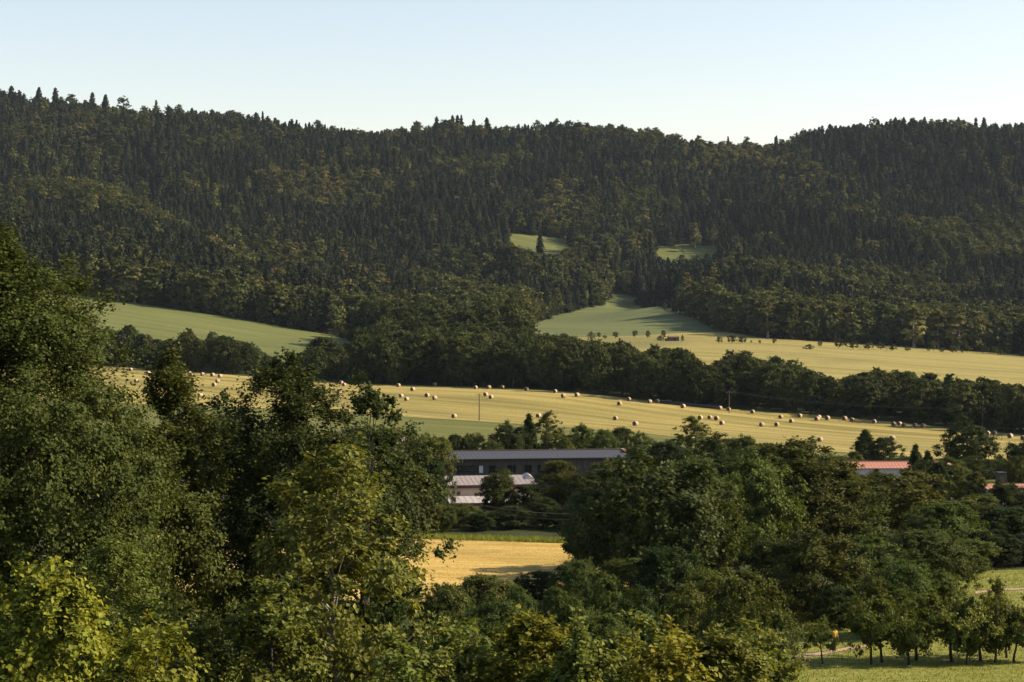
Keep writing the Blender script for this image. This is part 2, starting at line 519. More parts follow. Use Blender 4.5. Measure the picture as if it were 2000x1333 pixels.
def tubes(segs, sides=5):
    """segs: list of (points (n,3), radii (n)) -> verts, faces"""
    V = []; Fc = []; o = 0
    for P, rad in segs:
        P = np.asarray(P, float); n = len(P)
        d = np.gradient(P, axis=0); d = nrmz(d)
        a = np.cross(d, np.array([0.31, 0.77, 0.55])); a = nrmz(a); b = np.cross(d, a)
        th = np.arange(sides) * 2 * np.pi / sides
        ring = P[:, None] + (a[:, None] * np.cos(th)[None, :, None] + b[:, None] * np.sin(th)[None, :, None]) * np.asarray(rad)[:, None, None]
        V.append(ring.reshape(-1, 3))
        for i in range(n - 1):
            for k in range(sides):
                k2 = (k + 1) % sides
                Fc.append((o + i * sides + k, o + i * sides + k2, o + (i + 1) * sides + k2, o + (i + 1) * sides + k))
        o += n * sides
    return np.vstack(V), np.array(Fc)

def grow(seed, Ht, Rc, base=0.2, shape='round', clumps=200, twigs=7, leaves=6, leaf=0.2, clump_r=0.9, up=0.35, shell=0.45, lobes=0.22,
         limbs=12, trunk_r=None, shaped=False, droop=0.0, lean=0.0, flat=0.75, aspect=0.8, upn=0.35, loose=0.0, lim_r=0.35):
    """a broadleaf tree of height Ht and crown radius Rc -> arrays for trunk and crown"""
    rng = np.random.default_rng(seed)
    cb = base * Ht
    # clump centres
    n = clumps
    t = rng.random(n) ** 0.9
    th = rng.random(n) * 2 * np.pi
    ph = rng.random(6) * 6.28
    lob = 1 + lobes * (np.sin(2 * th + ph[0] + 3 * t) * 0.5 + np.sin(3 * th + ph[1] - 5 * t) * 0.45 + np.sin(5 * th + ph[2] + 7 * t) * 0.4 + np.sin(9 * t + ph[3] + th) * 0.35)
    rho = rng.random(n) ** shell
    pr = PROFILE[shape](t)
    rr = pr * Rc * lob * rho
    c = np.stack([rr * np.cos(th), rr * np.sin(th), cb + t * (Ht - cb) * 0.97], 1)
    c[:, 0] += lean * (c[:, 2] / Ht) ** 2 * Rc
    c[:, 2] += rng.normal(size=n) * 0.03 * Ht - droop * rho ** 2 * pr * Rc
    if loose:
        # cut a few bites out of the crown
        for _ in range(int(loose)):
            q = c[rng.integers(n)]; k = np.linalg.norm((c - q) / np.array([1, 1, .8]), axis=1) > clump_r * rng.uniform(0.9, 1.6)
            c = c[k]; rho = rho[k]; n = len(c)
    mid = np.array([lean * 0.3 * Rc, 0, cb + 0.42 * (Ht - cb)])
    outw = nrmz((c - mid) * np.array([1, 1, 0.8]))
    cr = clump_r * rng.uniform(0.55, 1.3, n)
    # twigs
    T = n * twigs
    ci = np.repeat(np.arange(n), twigs)
    td = nrmz(outw[ci] * 0.7 + np.array([0, 0, up]) + rng.normal(size=(T, 3)) * 0.75)
    tl = cr[ci] * rng.uniform(0.5, 1.25, T)
    L = T * leaves
    ti = np.repeat(np.arange(T), leaves)
    s = rng.random(L) ** 0.7
    pos = c[ci[ti]] + td[ti] * (s * tl[ti])[:, None] * np.array([1, 1, flat]) + rng.normal(size=(L, 3)) * (0.16 * cr[ci[ti]])[:, None]
    pos[:, 2] -= 0.25 * droop * s * tl[ti]
    nr = nrmz(outw[ci[ti]] * 0.8 + np.array([0, 0, upn]) + rng.normal(size=(L, 3)) * 0.5)
    sz = leaf * rng.uniform(0.65, 1.3, L)
    if shaped:
        v, f = leaf_shaped(pos, nr, sz, rng, td[ti], aspect)
        lv = np.repeat(np.clip(rng.random(L) * 0.8 + 0.2 * rng.random(n)[ci[ti]], 0, 1), 2)
    else:
        v, f = leaf_quads(pos, nr, sz, rng, aspect)
        lv = np.clip(rng.random(L) * 0.8 + 0.2 * rng.random(n)[ci[ti]], 0, 1)
    # trunk and limbs
    tr = trunk_r or 0.022 * Ht
    zz = np.linspace(-0.04 * Ht, 0.8 * Ht, 9)
    wob = np.cumsum(rng.normal(size=(9, 2)), 0) * 0.006 * Ht
    wob -= wob[1]
    TP = np.column_stack([wob[:, 0] + lean * (np.clip(zz, 0, None) / Ht) ** 2 * Rc, wob[:, 1], zz])
    TR = tr * np.array([1.35, 1.05, 0.95, 0.85, 0.72, 0.6, 0.45, 0.3, 0.12])
    segs = [(TP, TR)]
    if limbs:
        pick = rng.choice(n, min(limbs, n), replace=False)
        for q in pick:
            e = c[q]
            zs = np.clip(e[2] - np.hypot(e[0], e[1]) * rng.uniform(0.5, 1.1), max(0.12, base * 0.9) * Ht, 0.72 * Ht)
            st = np.array([np.interp(zs, TP[:, 2], TP[:, 0]), np.interp(zs, TP[:, 2], TP[:, 1]), zs])
            k = np.linspace(0, 1, 5)[:, None]
            mm = (st + e) / 2 + rng.normal(size=3) * 0.05 * Rc + np.array([0, 0, 0.04 * Ht])
            P = (1 - k) ** 2 * st + 2 * k * (1 - k) * mm + k ** 2 * e
            r0 = np.interp(zs, TP[:, 2], TR) * rng.uniform(lim_r, lim_r + 0.3)
            segs.append((P, r0 * np.array([1, 0.8, 0.6, 0.4, 0.15])))
    tv, tf = tubes(segs, 6 if limbs > 20 else 5)
    return tv, tf, v, f, lv

def grow_spruce(seed, Ht, Rc, tiers=13, arms=9, dense=2, base=0.03):
    """layered conifer: whorls of fronds that hang steeply, with smaller sprays hanging from each"""
    rng = np.random.default_rng(seed)
    V = []; Fc = []; lv = []
    o = 0
    up_ = np.array([0, 0, 1.0])
    for i in range(tiers):
        t = (i + 0.4 * rng.random()) / tiers
        z = Ht * (base + (1 - base) * t)
        r = Rc * (1 - t) ** 0.62 * rng.uniform(0.84, 1.12) + 0.03 * Rc
        na = max(5, int(arms * (1 - 0.5 * t)))
        a0 = rng.random() * 6.28
        hh = Ht / tiers
        for k in range(na):
            a = a0 + 6.283 * k / na + rng.normal() * 0.15
            rl = r * rng.uniform(0.72, 1.15)
            d = np.array([math.cos(a), math.sin(a), 0.0]); s = np.array([-d[1], d[0], 0.0])
            w = rl * 3.1 / na * rng.uniform(1.0, 1.5) + 0.1
            p0 = d * rl * 0.08 + up_ * (z + hh * 1.15)
            p1 = d * rl * 0.62 + up_ * (z + hh * 0.35)
            p2 = d * rl + up_ * (z - hh * rng.uniform(0.25, 0.7))
            dn = -up_ * hh * rng.uniform(0.35, 0.6)
            V += [p0, p1 + s * w + dn, p2, p1 - s * w + dn, p1 + d * 0.05 * rl]
            Fc += [(o, o + 1, o + 2, o + 4), (o, o + 4, o + 2, o + 3)]
            q = rng.random(); lv += [q, q]
            o += 5
            for _ in range(dense):
                b = p1 + (p2 - p1) * rng.uniform(-0.5, 1.0) + s * rng.normal() * 0.45 * w
                dd = nrmz(d * rng.uniform(0.2, 0.9) - up_ * rng.uniform(0.5, 1.1) + s * rng.normal() * 0.4)
                ss = nrmz(np.cross(dd, d + rng.normal(size=3) * 0.45))
                l = hh * rng.uniform(0.5, 0.95)
                V += [b - dd * l * 0.5, b + ss * l * 0.36, b + dd * l * 0.6, b - ss * l * 0.36]
                Fc += [(o, o + 1, o + 2, o + 3)]
                lv.append(rng.random()); o += 4
    w = 0.09 * Rc
    for a in (0.3, 1.9):
        c_, s_ = math.cos(a) * w, math.sin(a) * w
        V += [np.array([-c_, -s_, Ht * 0.955]), np.array([0, 0, Ht * 0.93]), np.array([c_, s_, Ht * 0.955]), np.array([0, 0, Ht * 1.02])]
        Fc += [(o, o + 1, o + 2, o + 3)]; lv.append(0.5); o += 4
    tv, tf = tubes([(np.array([[0, 0, -0.04 * Ht], [0, 0, 0.3 * Ht], [0, 0, 0.9 * Ht]]), np.array([0.014, 0.011, 0.003]) * Ht)], 5)
    return tv, tf, np.array(V), np.array(Fc), np.array(lv)

# leaf and bark materials
M['bark'] = solid('bark', (0.048, 0.04, 0.032), 0.95, 0.25, 6, stretch=(3, 3, 0.6))
M['bark_pale'] = solid('pale_bark', (0.30, 0.26, 0.22), 0.9, 0.25, 6, stretch=(1, 1, 2))
M['spruce'] = leaf_mat('spruce_needles', (0.017, 0.023, 0.015), (0.037, 0.040, 0.024), (0.06, 0.055, 0.03), 0.1, 0.55, 1.45, 0.475, 0.52, 0.1, 0.05)
M['far_broad'] = leaf_mat('hill_broadleaf', (0.066, 0.078, 0.032), (0.122, 0.13, 0.05), (0.18, 0.16, 0.06), 0.22, 0.6, 1.4, 0.475, 0.515, 0.1, 0.15)
M['far_yellow'] = leaf_mat('hill_birch_leaves', (0.14, 0.135, 0.055), (0.235, 0.215, 0.088), (0.33, 0.26, 0.10), 0.25, 0.7, 1.35, 0.475, 0.51, 0.1, 0.15)
M['belt'] = leaf_mat('belt_leaves', (0.040, 0.052, 0.019), (0.08, 0.092, 0.032), (0.14, 0.13, 0.045), 0.22, 0.6, 1.35, 0.475, 0.52, 0.25, 0.2)
M['mid'] = leaf_mat('tree_leaves', (0.046, 0.064, 0.018), (0.106, 0.126, 0.034), (0.21, 0.19, 0.055), 0.28, 0.65, 1.3, 0.48, 0.52, 0.3, 0.25)
M['dark'] = leaf_mat('dark_leaves', (0.026, 0.042, 0.015), (0.058, 0.076, 0.024), (0.12, 0.115, 0.038), 0.24, 0.75, 1.2, 0.485, 0.52, 0.3, 0.25)
M['olive'] = leaf_mat('olive_leaves', (0.055, 0.066, 0.017), (0.112, 0.12, 0.031), (0.22, 0.185, 0.046), 0.28, 0.75, 1.25, 0.475, 0.505, 0.3, 0.25)
M['rust'] = leaf_mat('rusty_leaves', (0.05, 0.06, 0.018), (0.092, 0.098, 0.028), (0.17, 0.13, 0.04), 0.24, 0.8, 1.2, 0.475, 0.505, 0.3, 0.25)
M['fresh'] = leaf_mat('fresh_leaves', (0.065, 0.085, 0.02), (0.125, 0.14, 0.035), (0.27, 0.22, 0.045), 0.3, 0.8, 1.25, 0.475, 0.51, 0.3, 0.3)
M['willow'] = leaf_mat('willow_leaves', (0.055, 0.08, 0.022), (0.10, 0.125, 0.036), (0.15, 0.16, 0.05), 0.28, 0.8, 1.2, 0.485, 0.515, 0.3, 0.25)
M['fruit'] = leaf_mat('fruit_tree_leaves', (0.07, 0.095, 0.023), (0.145, 0.165, 0.044), (0.25, 0.23, 0.068), 0.3, 0.7, 1.3, 0.48, 0.515, 0.4, 0.25)
M['maple'] = leaf_mat('maple_leaves', (0.09, 0.115, 0.028), (0.21, 0.235, 0.062), (0.58, 0.52, 0.13), 0.34, 0.85, 1.15, 0.48, 0.51, 0.5, 0.4)
M['yellowing'] = leaf_mat('yellowing_leaves', (0.13, 0.145, 0.026), (0.27, 0.275, 0.045), (0.66, 0.52, 0.08), 0.36, 0.85, 1.15, 0.475, 0.505, 0.5, 0.4)
M['oak'] = leaf_mat('big_tree_leaves', (0.04, 0.054, 0.014), (0.09, 0.106, 0.027), (0.24, 0.205, 0.055), 0.26, 0.95, 1.05, 0.49, 0.51, 0.3, 0.35)

PROTO = {}
def proto(key, mat, Ht, Rc, seed, bark='bark', spruce=False, **kw):
    tv, tf, v, f, lv = (grow_spruce(seed, Ht, Rc, **kw) if spruce else grow(seed, Ht, Rc, **kw))
    PROTO[key] = dict(trunk=np_mesh(key + '_trunk', tv, tf, M[bark], smooth=True), crown=np_mesh(key + '_crown', v, f, M[mat], lv), H=Ht, R=Rc,
                      raw=(tv, tf, v, f, lv), mats=(M[bark], M[mat]))

# distant kinds
for i in range(5):
    proto(f'spruce{i}', 'spruce', 20, [3.4, 4.0, 3.0, 4.4, 3.7][i], 10 + i, spruce=True, tiers=[12, 11, 14, 10, 12][i], arms=10, dense=3)
for i in range(4):
    proto(f'hillround{i}', 'far_broad', 16, [4.6, 5.2, 4.2, 3.8][i], 30 + i, base=[.08, .04, .1, .06][i], shape=['round', 'dome', 'vase', 'column'][i], clumps=100, twigs=3, leaves=5,
          leaf=1.15, clump_r=1.25, limbs=0, flat=0.9)
for i in range(3):
    proto(f'hillbirch{i}', 'far_yellow', 16, [3.4, 3.9, 3.0][i], 40 + i, base=0.12, shape=['column', 'round', 'cone'][i], clumps=90, twigs=3, leaves=5, leaf=1.0, clump_r=1.05, limbs=0, bark='bark_pale')
for i in range(6):
    proto(f'belt{i}', 'belt', 13, [4.2, 4.8, 3.6, 5.2, 3.2, 4.4][i], 50 + i, base=[.12, .1, .16, .08, .12, .2][i], shape=['round', 'dome', 'vase', 'dome', 'column', 'round'][i], clumps=210, twigs=5, leaves=6,
          leaf=0.6, clump_r=1.1, limbs=8, lobes=0.3, loose=4)
# nearer kinds
for i in range(3):
    proto(f'lime{i}', 'mid', 12, [5.0, 4.4, 5.6][i], 70 + i, base=0.1, shape=['dome', 'round', 'dome'][i], clumps=300, twigs=14, leaves=9, leaf=0.29, clump_r=1.1, limbs=22, lobes=0.32, loose=9)
for i in range(2):
    proto(f'ash{i}', 'olive', 12, [4.6, 4.0][i], 80 + i, base=0.08, shape=['round', 'vase'][i], clumps=300, twigs=14, leaves=9, leaf=0.29, clump_r=1.0, limbs=24, up=0.7, lobes=0.4, loose=14, aspect=0.65)
for i in range(2):
    proto(f'dark{i}', 'dark', 12, [5.0, 4.6][i], 85 + i, base=0.08, shape=['dome', 'round'][i], clumps=300, twigs=14, leaves=9, leaf=0.29, clump_r=1.1, limbs=24, lobes=0.34, loose=10)
proto('rust0', 'rust', 10, 4.6, 90, base=0.06, shape='dome', clumps=300, twigs=14, leaves=9, leaf=0.27, clump_r=1.0, limbs=22, lobes=0.38, loose=10)
proto('willow0', 'willow', 7, 4.2, 91, base=0.02, shape='bush', clumps=640, twigs=9, leaves=7, leaf=0.21, clump_r=0.6, limbs=10, lobes=0.2, up=0.8, aspect=0.55)
proto('willow1', 'willow', 8, 3.6, 92, base=0.04, shape='round', clumps=600, twigs=9, leaves=7, leaf=0.22, clump_r=0.65, limbs=10, lobes=0.25, up=0.8, aspect=0.55)
proto('conic0', 'dark', 12, 3.2, 93, base=0.03, shape='cone', clumps=460, twigs=9, leaves=6, leaf=0.32, clump_r=0.75, limbs=8, lobes=0.3)
proto('birch0', 'fresh', 12, 3.0, 94, base=0.15, shape='column', clumps=330, twigs=8, leaves=6, leaf=0.25, clump_r=0.75, limbs=14, lobes=0.35, loose=5, droop=0.25, bark='bark_pale')
proto('fresh0', 'fresh', 8, 3.6, 95, base=0.03, shape='dome', clumps=520, twigs=9, leaves=6, leaf=0.23, clump_r=0.7, limbs=14, lobes=0.35, up=0.7, loose=6)
for i in range(3):
    proto(f'fruit{i}', 'fruit', 4.6, [2.1, 1.9, 2.3][i], 100 + i, base=[0.30, 0.38, 0.22][i], shape=['dome', 'round', 'vase'][i], clumps=140, twigs=11, leaves=8, leaf=0.16, clump_r=0.58, limbs=12, lobes=0.65, loose=10,
          trunk_r=0.10, droop=0.12, lean=[0.5, -0.6, 0.25][i], lim_r=0.4)
proto('sapling0', 'mid', 4, 1.7, 110, base=0.3, shape='round', clumps=60, twigs=5, leaves=6, leaf=0.3, clump_r=0.5, limbs=6, trunk_r=0.08)
proto('sapling1', 'belt', 4, 2.0, 111, base=0.25, shape='umbrella', clumps=60, twigs=5, leaves=6, leaf=0.3, clump_r=0.55, limbs=6, trunk_r=0.08)
proto('shrub0', 'belt', 3, 2.2, 112, base=0.02, shape='bush', clumps=60, twigs=5, leaves=6, leaf=0.3, clump_r=0.55, limbs=3, trunk_r=0.05)

def place(key, x, y, h, w, name='tree', label=None, cat='tree', group=None, rz=None, z=None, one=False):
    """stand a copy of a grown tree on the ground: height h, crown width w (metres)"""
    p = PROTO[key]
    root = empty(name, (x, y, hz(x, y) if z is None else z), random.random() * 6.28 if rz is None else rz)
    sx = w / (2 * p['R'])
    root.scale = (sx, sx, h / p['H'])
    link('trunk', p['trunk'], root)
    link('crown', p['crown'], root)
    tag(root, label, cat, group)
    return root

random.seed(4)
RNG = np.random.default_rng(11)
ORD = ['first', 'second', 'third', 'fourth', 'fifth', 'sixth', 'seventh', 'eighth', 'ninth', 'tenth', 'eleventh', 'twelfth', 'thirteenth', 'fourteenth', 'fifteenth', 'sixteenth', 'seventeenth', 'eighteenth', 'nineteenth', 'twentieth']
TENS = {20: 'twenty', 30: 'thirty', 40: 'forty', 50: 'fifty', 60: 'sixty', 70: 'seventy', 80: 'eighty', 90: 'ninety'}
TENTH = {20: 'twentieth', 30: 'thirtieth', 40: 'fortieth', 50: 'fiftieth', 60: 'sixtieth', 70: 'seventieth', 80: 'eightieth', 90: 'ninetieth', 100: 'hundredth'}
def ordn(i):
    """1-based ordinal in words"""
    if i <= 20: return ORD[i - 1]
    if i % 100 == 0 and i == 100: return 'hundredth'
    if i > 100: return 'hundred-and-' + ordn(i - 100)
    if i % 10 == 0: return TENTH[i]
    return TENS[i - i % 10] + '-' + ORD[i % 10 - 1]

# ------------------------------------------------------------------ woods: every tree between the bale field and the ridge
VIS = [  # open ground as the eye sees it (photo pixels): no crown may stand in front of it
    [(130, 573), (250, 591), (400, 613), (520, 633), (645, 655), (655, 662), (690, 676), (722, 688), (700, 684), (640, 669), (600, 677), (582, 700), (556, 706), (520, 692), (480, 670), (425, 652), (400, 664), (358, 648), (335, 668), (290, 655), (240, 645), (200, 640), (130, 620)],
    [(1040, 630), (1080, 619), (1130, 608), (1180, 600), (1188, 578), (1215, 577), (1245, 584), (1250, 601), (1300, 611), (1352, 623), (1375, 635), (1420, 649), (1500, 662), (1700, 674), (1850, 684), (2000, 694), (2100, 700), (2100, 760),
     (2000, 753), (1940, 749), (1880, 743), (1850, 747), (1800, 743), (1760, 728), (1700, 727), (1650, 736), (1636, 750), (1625, 750), (1610, 735), (1560, 713), (1530, 714), (1490, 706), (1460, 692), (1430, 692), (1400, 702), (1376, 722), (1360, 702), (1335, 681), (1300, 676), (1255, 690),
     (1230, 674), (1200, 669), (1150, 666), (1130, 657), (1040, 656)],
    [(990, 462), (1110, 470), (1110, 485), (1085, 500), (1062, 501), (1040, 491), (1000, 480)],
    [(1282, 486), (1345, 482), (1400, 485), (1396, 496), (1345, 503), (1302, 508), (1285, 500)],
]
GROUND_F = [[hit(u, v, y0) for u, v in P] for P, y0 in ((LEFT_F, 640), (UP_F, 640), (MID_F, 800), (CL1, 1300), (CL2, 1300))]
far_edge = np.array([hit(u, v, 330) for u, v in HAY_FAR])
far_u = np.array([1000 + x / y * F for x, y in far_edge]); far_y = far_edge[:, 1]

def smooth_noise(x, y, s, ph):
    return (np.sin(x / s + ph) * np.cos(y / (s * 1.3) - ph * 2) + np.sin((x * 0.7 + y * 0.6) / (s * 0.61) + ph * 3) * 0.7 + np.sin((x - y * 0.8) / (s * 1.7) + ph * 5) * 0.6) / 2.3

cand = []
y = 528.0
while y < 2560:
    sp = 7.6 if y < 800 else (8.0 if y < 1500 else 8.8)
    half = 0.30 * y + 25
    xs = np.arange(-half, half, sp)
    cand.append(np.column_stack([xs + RNG.uniform(-.45, .45, len(xs)) * sp, y + RNG.uniform(-.45, .45, len(xs)) * sp]))
    y += sp * 0.95
cand = np.vstack(cand)
cx, cyy = cand[:, 0], cand[:, 1]
cz = H(cx, cyy)
cu, cv = proj(cx, cyy, cz)
ok = cyy > np.interp(cu, far_u, far_y) + 3.0
for P in GROUND_F:
    ok &= ~inpoly(cx, cyy, P)
cx, cyy, cz, cu, cv = (a[ok] for a in (cx, cyy, cz, cu, cv))
n = len(cx)

def blob(u, v, a, b):
    return np.exp(-(((cu - u) / a) ** 2 + ((cv - v) / b) ** 2))
s1 = smooth_noise(cx, cyy, 70, 0.7); s2 = smooth_noise(cx, cyy, 28, 2.1); s3 = smooth_noise(cx, cyy, 120, 4.2)
broad = 0.07 + 0.7 * np.clip((s1 - 0.3) / 0.12, 0, 1) + 0.25 * (s2 > 0.62)
for b in ((1440, 335, 150, 40), (1580, 375, 90, 32), (170, 285, 120, 22), (210, 320, 60, 24), (460, 300, 110, 16), (650, 385, 60, 26), (1100, 440, 80, 36), (1200, 500, 70, 40), (1090, 530, 120, 45), (900, 570, 60, 60), (1160, 570, 60, 40),
          (1250, 420, 60, 30), (790, 262, 60, 14), (880, 270, 80, 12), (1330, 280, 80, 14), (480, 560, 60, 40), (250, 545, 60, 40)):
    broad = np.maximum(broad, 0.9 * blob(*b))
# mixed fringe along the lower forest edge, broadleaf spur and belts nearer to us
broad = np.maximum(broad, np.where(cu < 640, 0.5, 0.85) * np.clip((1170 - cyy) / 40, 0, 1))
broad = np.maximum(broad, np.where((cu > 1380), 0.95 * np.clip((1270 - cyy) / 70, 0, 1), 0))
rb = RNG.random(n)
isb = rb < broad
yel = isb & ((RNG.random(n) < 0.16) | (RNG.random(n) < 0.95 * np.maximum.reduce([blob(1440, 335, 150, 36), blob(1580, 375, 90, 30), blob(180, 285, 120, 20), blob(650, 385, 50, 22), 0.7 * blob(1090, 430, 60, 34), 0.7 * blob(880, 270, 80, 12)])))
yel &= cyy > 900
hgt = np.where(isb, RNG.uniform(13, 22, n), RNG.uniform(14, 22, n) * (1 + 0.3 * s3 + 0.12 * s2))
hgt = np.where(cyy < 850, RNG.uniform(8, 16.5, n), hgt)
young = (blob(1300, 604, 70, 9) > 0.3) | (blob(690, 660, 60, 14) > 0.4)
hgt = np.where(young, RNG.uniform(4, 6.5, n), hgt)
old = np.clip((cyy - 1950) / 200, 0, 1)
hgt = hgt * (1 + np.where(isb, 0.15, 0.28) * old)
hgt = np.where((cyy > 2380) & ~isb, RNG.uniform(11, 20, n), hgt)
hgt = np.where(cyy > 2480, hgt * 0.8, hgt)
rad = np.where(isb, hgt * RNG.uniform(0.25, 0.35, n), hgt * RNG.uniform(0.20, 0.28, n))
poke = RNG.random(n) < 0.13
# keep the open ground in view: shrink or drop what would stand in front of it
# tall old stands are open, young ones dense
alive = RNG.random(n) < np.where(cyy < 1000, 1.0, np.clip(1.15 - 0.02 * np.maximum(hgt - 13, 0) ** 1.2, 0.5, 1) * np.where(cyy > 2000, 0.8, 1))
for it in range(9):
    bad = np.zeros(n, bool)
    for fr, fw in ((1.0, 0.15), (0.9, 0.5), (0.75, 0.85), (0.5, 1.0), (0.25, 0.8)):
        for sd in (-1, 0, 1):
            u_, v_ = proj(cx + sd * rad * fw, cyy, cz + hgt * fr)
            for P in VIS:
                bad |= inpoly(u_, v_, P) & ~(poke & (fr > 0.8))
    hgt = np.where(bad, hgt * 0.86, hgt); rad = np.where(bad, rad * 0.9, rad)
for fr, fw in ((1.0, 0.1), (0.8, 0.5), (0.5, 0.8)):
    for sd in (-1, 0, 1):
        u_, v_ = proj(cx + sd * rad * fw, cyy, cz + hgt * fr)
        for P in VIS:
            alive &= ~(inpoly(u_, v_, P) & ~(poke & (fr > 0.8)))
alive &= hgt > 2.5
inframe = (cu > -60) & (cu < 2060)
# front rows stand on their own
front = alive & inframe & (cyy < 870) & (cyy < np.interp(cu, far_u, far_y) + 17)
edge_left = alive & inframe & (cyy > 1000) & (cu > 130) & (cu < 660)
edge = np.zeros(n, bool)
for i in np.where(alive & inframe & (cyy > 980) & (cyy < 1500))[0]:
    # a tree on the forest edge has open field right in front of it
    q = [inpoly(cx[i], cyy[i] - d, P) for P in GROUND_F[:3] for d in (5.0, 10.0)]
    edge[i] = any(bool(a) for a in q)
solo = front | edge

idx = np.where(front)[0]; idx = idx[np.argsort(cu[idx])]
BELTKEY = ['belt0', 'belt1', 'belt2', 'belt3', 'belt4', 'belt5']
for k, i in enumerate(idx):
    key = BELTKEY[RNG.integers(6)]
    spr = (cu[i] < 520 and RNG.random() < 0.28)
    if spr:
        key = f'spruce{RNG.integers(5)}'
        place(key, cx[i], cyy[i], hgt[i] * 1.05, rad[i] * 1.3, 'spruce_tree', f'dark spruce in the belt behind the bales, {ordn(k + 1)} from left', 'tree', 'trees of the belt behind the bale field')
    else:
        place(key, cx[i], cyy[i], hgt[i], rad[i] * 2.3, 'broadleaf_tree', f'green broadleaf tree in the belt behind the bales, {ordn(k + 1)} from left', 'tree', 'trees of the belt behind the bale field')
idx = np.where(edge & ~front)[0]; idx = idx[np.argsort(cu[idx])]
kl = kr = 0
for i in idx:
    left = cu[i] < 900
    if left: kl += 1
    else: kr += 1
    w = f'left pasture' if left else 'valley and upland fields'
    o_ = ordn(kl if left else kr)
    if isb[i]:
        key = f'hillbirch{RNG.integers(3)}' if yel[i] else f'hillround{RNG.integers(4)}'
        place(key, cx[i], cyy[i], hgt[i], rad[i] * 2.1, 'broadleaf_tree', f'round-crowned tree on the forest edge above the {w}, {o_} from left', 'tree', 'trees on the forest edge')
    else:
        place(f'spruce{RNG.integers(5)}', cx[i], cyy[i], hgt[i], rad[i] * 2.1, 'spruce_tree', f'dark spruce on the forest edge above the {w}, {o_} from left', 'tree', 'trees on the forest edge')
print('woods', n, alive.sum(), 'front', front.sum(), 'edge', (edge & ~front).sum())

# the mass of the woods: instances on points
def scatter(name, pts, keys, key_idx, rot, scl, label):
    pc = bpy.data.collections.new(name + '_kinds')
    for k in keys:
        p = PROTO[k]; tv, tf, v, f, lv = p['raw']
        me = np_mesh(k + '_whole', np.vstack([tv, v]), np.vstack([tf, f + len(tv)]), list(p['mats']), np.concatenate([np.zeros(len(tf)), lv]), np.concatenate([np.zeros(len(tf)), np.ones(len(f))]))
        pc.objects.link(bpy.data.objects.new(k, me))
    me = bpy.data.meshes.new(name)
    me.vertices.add(len(pts))
    me.vertices.foreach_set('co', np.asarray(pts, np.float32).ravel())
    a = me.attributes.new('idx', 'INT', 'POINT'); a.data.foreach_set('value', np.asarray(key_idx, np.int32))
    a = me.attributes.new('rot', 'FLOAT_VECTOR', 'POINT'); a.data.foreach_set('vector', np.asarray(rot, np.float32).ravel())
    a = me.attributes.new('scl', 'FLOAT_VECTOR', 'POINT'); a.data.foreach_set('vector', np.asarray(scl, np.float32).ravel())
    o = link(name, me)
    ng = bpy.data.node_groups.new(name, 'GeometryNodeTree')
    ng.interface.new_socket('Geometry', in_out='INPUT', socket_type='NodeSocketGeometry')
    ng.interface.new_socket('Geometry', in_out='OUTPUT', socket_type='NodeSocketGeometry')
    N = ng.nodes
    gi_ = N.new('NodeGroupInput'); go = N.new('NodeGroupOutput')
    ci = N.new('GeometryNodeCollectionInfo'); ci.inputs['Collection'].default_value = pc
    ci.inputs['Separate Children'].default_value = True; ci.inputs['Reset Children'].default_value = True
    ip = N.new('GeometryNodeInstanceOnPoints'); ip.inputs['Pick Instance'].default_value = True
    def named(nm, dt):
        q = N.new('GeometryNodeInputNamedAttribute'); q.data_type = dt; q.inputs['Name'].default_value = nm
        return [s for s in q.outputs if s.enabled and s.name == 'Attribute'][0]
    ng.links.new(gi_.outputs[0], ip.inputs['Points'])
    ng.links.new(ci.outputs[0], ip.inputs['Instance'])
    ng.links.new(named('idx', 'INT'), ip.inputs['Instance Index'])
    ng.links.new(named('rot', 'FLOAT_VECTOR'), ip.inputs['Rotation'])
    ng.links.new(named('scl', 'FLOAT_VECTOR'), ip.inputs['Scale'])
    ng.links.new(ip.outputs[0], go.inputs[0])
    md = o.modifiers.new('scatter', 'NODES'); md.node_group = ng
    tag(o, label, 'forest', kind='stuff')
    return o

def scatter_sel(name, sel, keys, label, wk=2.1):
    i = np.where(sel)[0]
    ki = RNG.integers(0, len(keys), len(i))
    Hh = np.array([PROTO[k]['H'] for k in keys])[ki]; Rr = np.array([PROTO[k]['R'] for k in keys])[ki]
    sx = rad[i] * wk / 2 / Rr
    rot = np.column_stack([RNG.normal(size=len(i)) * 0.02, RNG.normal(size=len(i)) * 0.02, RNG.random(len(i)) * 6.28])
    scatter(name, np.column_stack([cx[i], cyy[i], cz[i]]), keys, ki, rot, np.column_stack([sx, sx, hgt[i] / Hh]), label)
rest = alive & ~solo
near_w = cyy < 1000
scatter_sel('spruce_forest', rest & ~isb & ~near_w, [f'spruce{i}' for i in range(5)], 'dark spruce forest covering both hillsides up to the skyline')
scatter_sel('broadleaf_forest', rest & isb & ~yel & ~near_w, [f'hillround{i}' for i in range(4)], 'olive green broadleaf trees mixed into the hillside forest', 2.2)
scatter_sel('birch_forest', rest & isb & yel & ~near_w, [f'hillbirch{i}' for i in range(3)], 'pale yellowish birches scattered through the hillside forest', 2.2)
scatter_sel('valley_wood', rest & near_w, BELTKEY, 'dense green broadleaf wood filling the valley behind the tree belt', 2.3)

